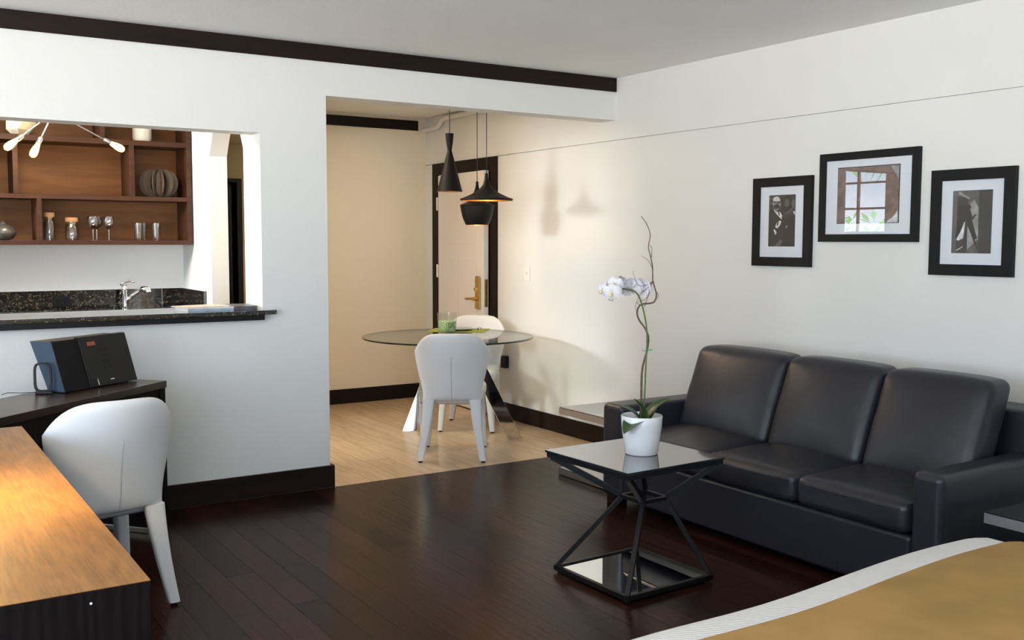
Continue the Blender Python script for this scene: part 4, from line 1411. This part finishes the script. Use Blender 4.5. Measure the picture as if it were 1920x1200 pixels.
# local: x along the front edge (0 = right end, negative = left), y towards the wall
LD, DD = 1.34, 0.365
obj('desk_top', box(-LD, 0, 0, DD, 0.715, 0.750), M['wenge_top'], t, bevel=0.002)
obj('apron', box(-LD + 0.02, -0.045, 0.012, 0.032, 0.60, 0.715), M['wenge'], t, smooth=False)
obj('end_panel', box(-0.045, -0.004, 0.006, DD - 0.006, 0.0, 0.715), M['wenge'], t, bevel=0.002)
obj('end_panel', box(-LD + 0.004, -LD + 0.045, 0.006, DD - 0.006, 0.0, 0.715), M['wenge'], t, bevel=0.002)
obj('foot_rail', box(-0.12, -0.09, 0.02, DD - 0.02, 0.0, 0.03), M['steel'], t, bevel=0.003)
obj('back_panel', box(-LD + 0.045, -0.045, DD - 0.03, DD - 0.012, 0.25, 0.715), M['wenge'], t, smooth=False)

# radio
t = thing('radio', 'black tabletop radio with dim orange display on the corner desk', 'radio', (0.735, 4.925, 0.7505), math.radians(35.5))
# local: x right along the front, y back, z up; the box leans back
W, H, LEAN = 0.455, 0.232, 0.075


def slab(bm, x0, x1, f0, f1, z0, z1, d0, d1, z1b=None):
    z1b = z1 if z1b is None else z1b
    v = [(x0, f0, z0), (x1, f0, z0), (x1, f0 + d0, z0), (x0, f0 + d0, z0), (x0, f1, z1), (x1, f1, z1), (x1, f1 + d1, z1b), (x0, f1 + d1, z1b)]
    v = [bm.verts.new(p) for p in v]
    for q_ in ((3, 2, 1, 0), (4, 5, 6, 7), (0, 1, 5, 4), (1, 2, 6, 5), (2, 3, 7, 6), (3, 0, 4, 7)):
        bm.faces.new([v[i] for i in q_])
    return bm


def fy(z):
    return LEAN * (z - 0.006) / (H + 0.002)


rb = obj('body', slab(B(), 0.0, W, 0.010, 0.010 + LEAN, 0.006, H, 0.075, 0.105), M['black_plastic'], t, bevel=0.004)
obj('speaker_panel', slab(B(), 0.0, 0.150, -0.012, -0.012 + LEAN, 0.004, H + 0.001, 0.0215, 0.0215), M['grille'], t, bevel=0.002)
obj('front_panel', slab(B(), 0.1505, W, -0.016, -0.016 + LEAN, 0.006, H + 0.008, 0.0255, 0.0255), M['black_plastic'], t, bevel=0.003)
obj('side_panel', slab(B(), -0.003, -0.0005, -0.010, -0.010 + LEAN, 0.004, H, 0.098, 0.128), M['radio_side'], t, smooth=False)
for nm, x0, x1, z0, z1, m in (('display', 0.195, 0.245, 0.196, 0.214, 'display'), ('badge', 0.282, 0.306, 0.028, 0.033, 'steel'), ('dock_slot', 0.150 + 0.005, 0.20, 0.008, 0.045, 'frame_black'),
                              ('dock_tab', 0.200, 0.205, 0.012, 0.040, 'plate_white')):
    f0 = -0.0175 + fy(z0)
    obj(nm, slab(B(), x0, x1, f0, -0.0175 + fy(z1), z0, z1, 0.0012, 0.0012), M[m], t, smooth=False)
for r_ in range(4):
    for c_ in range(2):
        z0 = 0.085 + r_ * 0.028
        x0 = 0.27 + c_ * 0.03
        obj('button', slab(B(), x0, x0 + 0.012, -0.0180 + fy(z0), -0.0180 + fy(z0 + 0.009), z0, z0 + 0.009, 0.0018, 0.0018), M['black_metal'], t, smooth=False)
obj('foot', box(0.02, W - 0.04, 0.008, 0.08, 0, 0.006), M['black_plastic'], t, smooth=False)

# loop antenna beside it
t = thing('loop_antenna', 'black loop antenna on a small stand left of the radio', 'antenna', (0.655, 4.958, 0.7505), math.radians(-20))
obj('stand', box(-0.032, 0.042, -0.022, 0.022, 0, 0.012), M['black_plastic'], t, bevel=0.004)
bm = B()
lp = []
for k in range(32):
    a = 2 * PI * k / 32
    lp.append((0.034 * math.copysign(abs(math.cos(a)) ** 0.5, math.cos(a)), 0, 0.075 + 0.063 * math.copysign(abs(math.sin(a)) ** 0.5, math.sin(a))))
ring = []
for k in range(32):
    x, y, z = lp[k]
    cxn, czn = x / 0.034 * 0.0045, (z - 0.075) / 0.063 * 0.0045
    ring.append([(x + cxn, -0.008, z + czn), (x + cxn, 0.008, z + czn), (x - cxn, 0.008, z - czn), (x - cxn, -0.008, z - czn)])
vs = [[bm.verts.new(p) for p in r_] for r_ in ring]
for k in range(32):
    for j in range(4):
        bm.faces.new((vs[k][j], vs[(k + 1) % 32][j], vs[(k + 1) % 32][(j + 1) % 4], vs[k][(j + 1) % 4]))
obj('loop', bm, M['black_plastic'], t)
obj('wire', tube(B(), smooth_pts([(-0.03, 0.0, 0.006), (-0.06, 0.006, 0.006), (-0.10, 0.015, 0.004), (-0.15, 0.0, 0.008), (-0.17, -0.02, 0.002)]), 0.0016, 6), M['black_plastic'], t)

# ------------------------------------------------------------------ lamp light on the sideboard (desk lamp just out of frame)
t = thing('table_lamp', 'warm table lamp on the sideboard beyond the left frame edge', 'lamp', (0.13, 3.00, 0.7502))
obj('base', lathe(B(), [(0.07, 0), (0.07, 0.015), (0.012, 0.022), (0.010, 0.30)], 28), M['steel'], t)
obj('lamp_shade', lathe(B(), [(0.127, 0.28), (0.13, 0.28), (0.10, 0.46), (0.097, 0.46), (0.127, 0.28)], 36, cap=False), M['paper_gold'], t)
point_light('table_lamp_light', (0.13, 3.00, 1.115), 44, (1.0, 0.80, 0.46), 0.05)

# ------------------------------------------------------------------ garden outside the kitchen window
t = thing('palm', 'palm fronds outside the kitchen window', 'plant', (-2.6, 9.6, 0))
obj('trunk', tube(B(), [(0, 0, -0.5), (0.05, 0, 2.6)], [0.1, 0.08], 12), M['twig'], t)
for k in range(5):
    a = -1.75 + 0.22 * k
    bm = B()
    for i in range(14):
        f = 0.2 + 0.075 * i
        c = Vector((1.9 * f * math.cos(a), 1.9 * f * math.sin(a), 2.7 + 0.25 * f - 0.45 * f * f))
        for sg in (-1, 1):
            d = Vector((math.cos(a + sg * 0.8), math.sin(a + sg * 0.8), -0.9)) * 0.30
            sd = Vector((0.012 * math.sin(a), -0.012 * math.cos(a), 0))
            v = [bm.verts.new(p) for p in (c - sd * 0.4, c + sd * 0.4, c + d * 0.5 + sd, c + d, c + d * 0.5 - sd)]
            bm.faces.new(v)
    obj('frond', bm, M['hedge'], t)
t = thing('hedge', 'green hedge outside the kitchen window', 'hedge', (-2.4, 7.5, 0))
bm = B()
for k in range(420):
    c = Vector((random.uniform(-0.25, 0.25), random.uniform(-1.4, 1.4), random.uniform(0.6, 1.78)))
    d = Vector((random.uniform(-1, 1), random.uniform(-1, 1), random.uniform(-0.6, 0.9))).normalized() * 0.16
    sd = d.cross(Vector((0.3, 0.2, 1))).normalized() * 0.05
    bm.faces.new([bm.verts.new(p) for p in (c, c + d * 0.5 + sd, c + d, c + d * 0.5 - sd)])
f_ = obj('foliage', bm, M['hedge'], t)
f_['kind'] = 'stuff'
obj('stems', tube(B(), [(0, 0, -0.3), (0, 0, 1.4)], 0.03, 8), M['twig'], t)
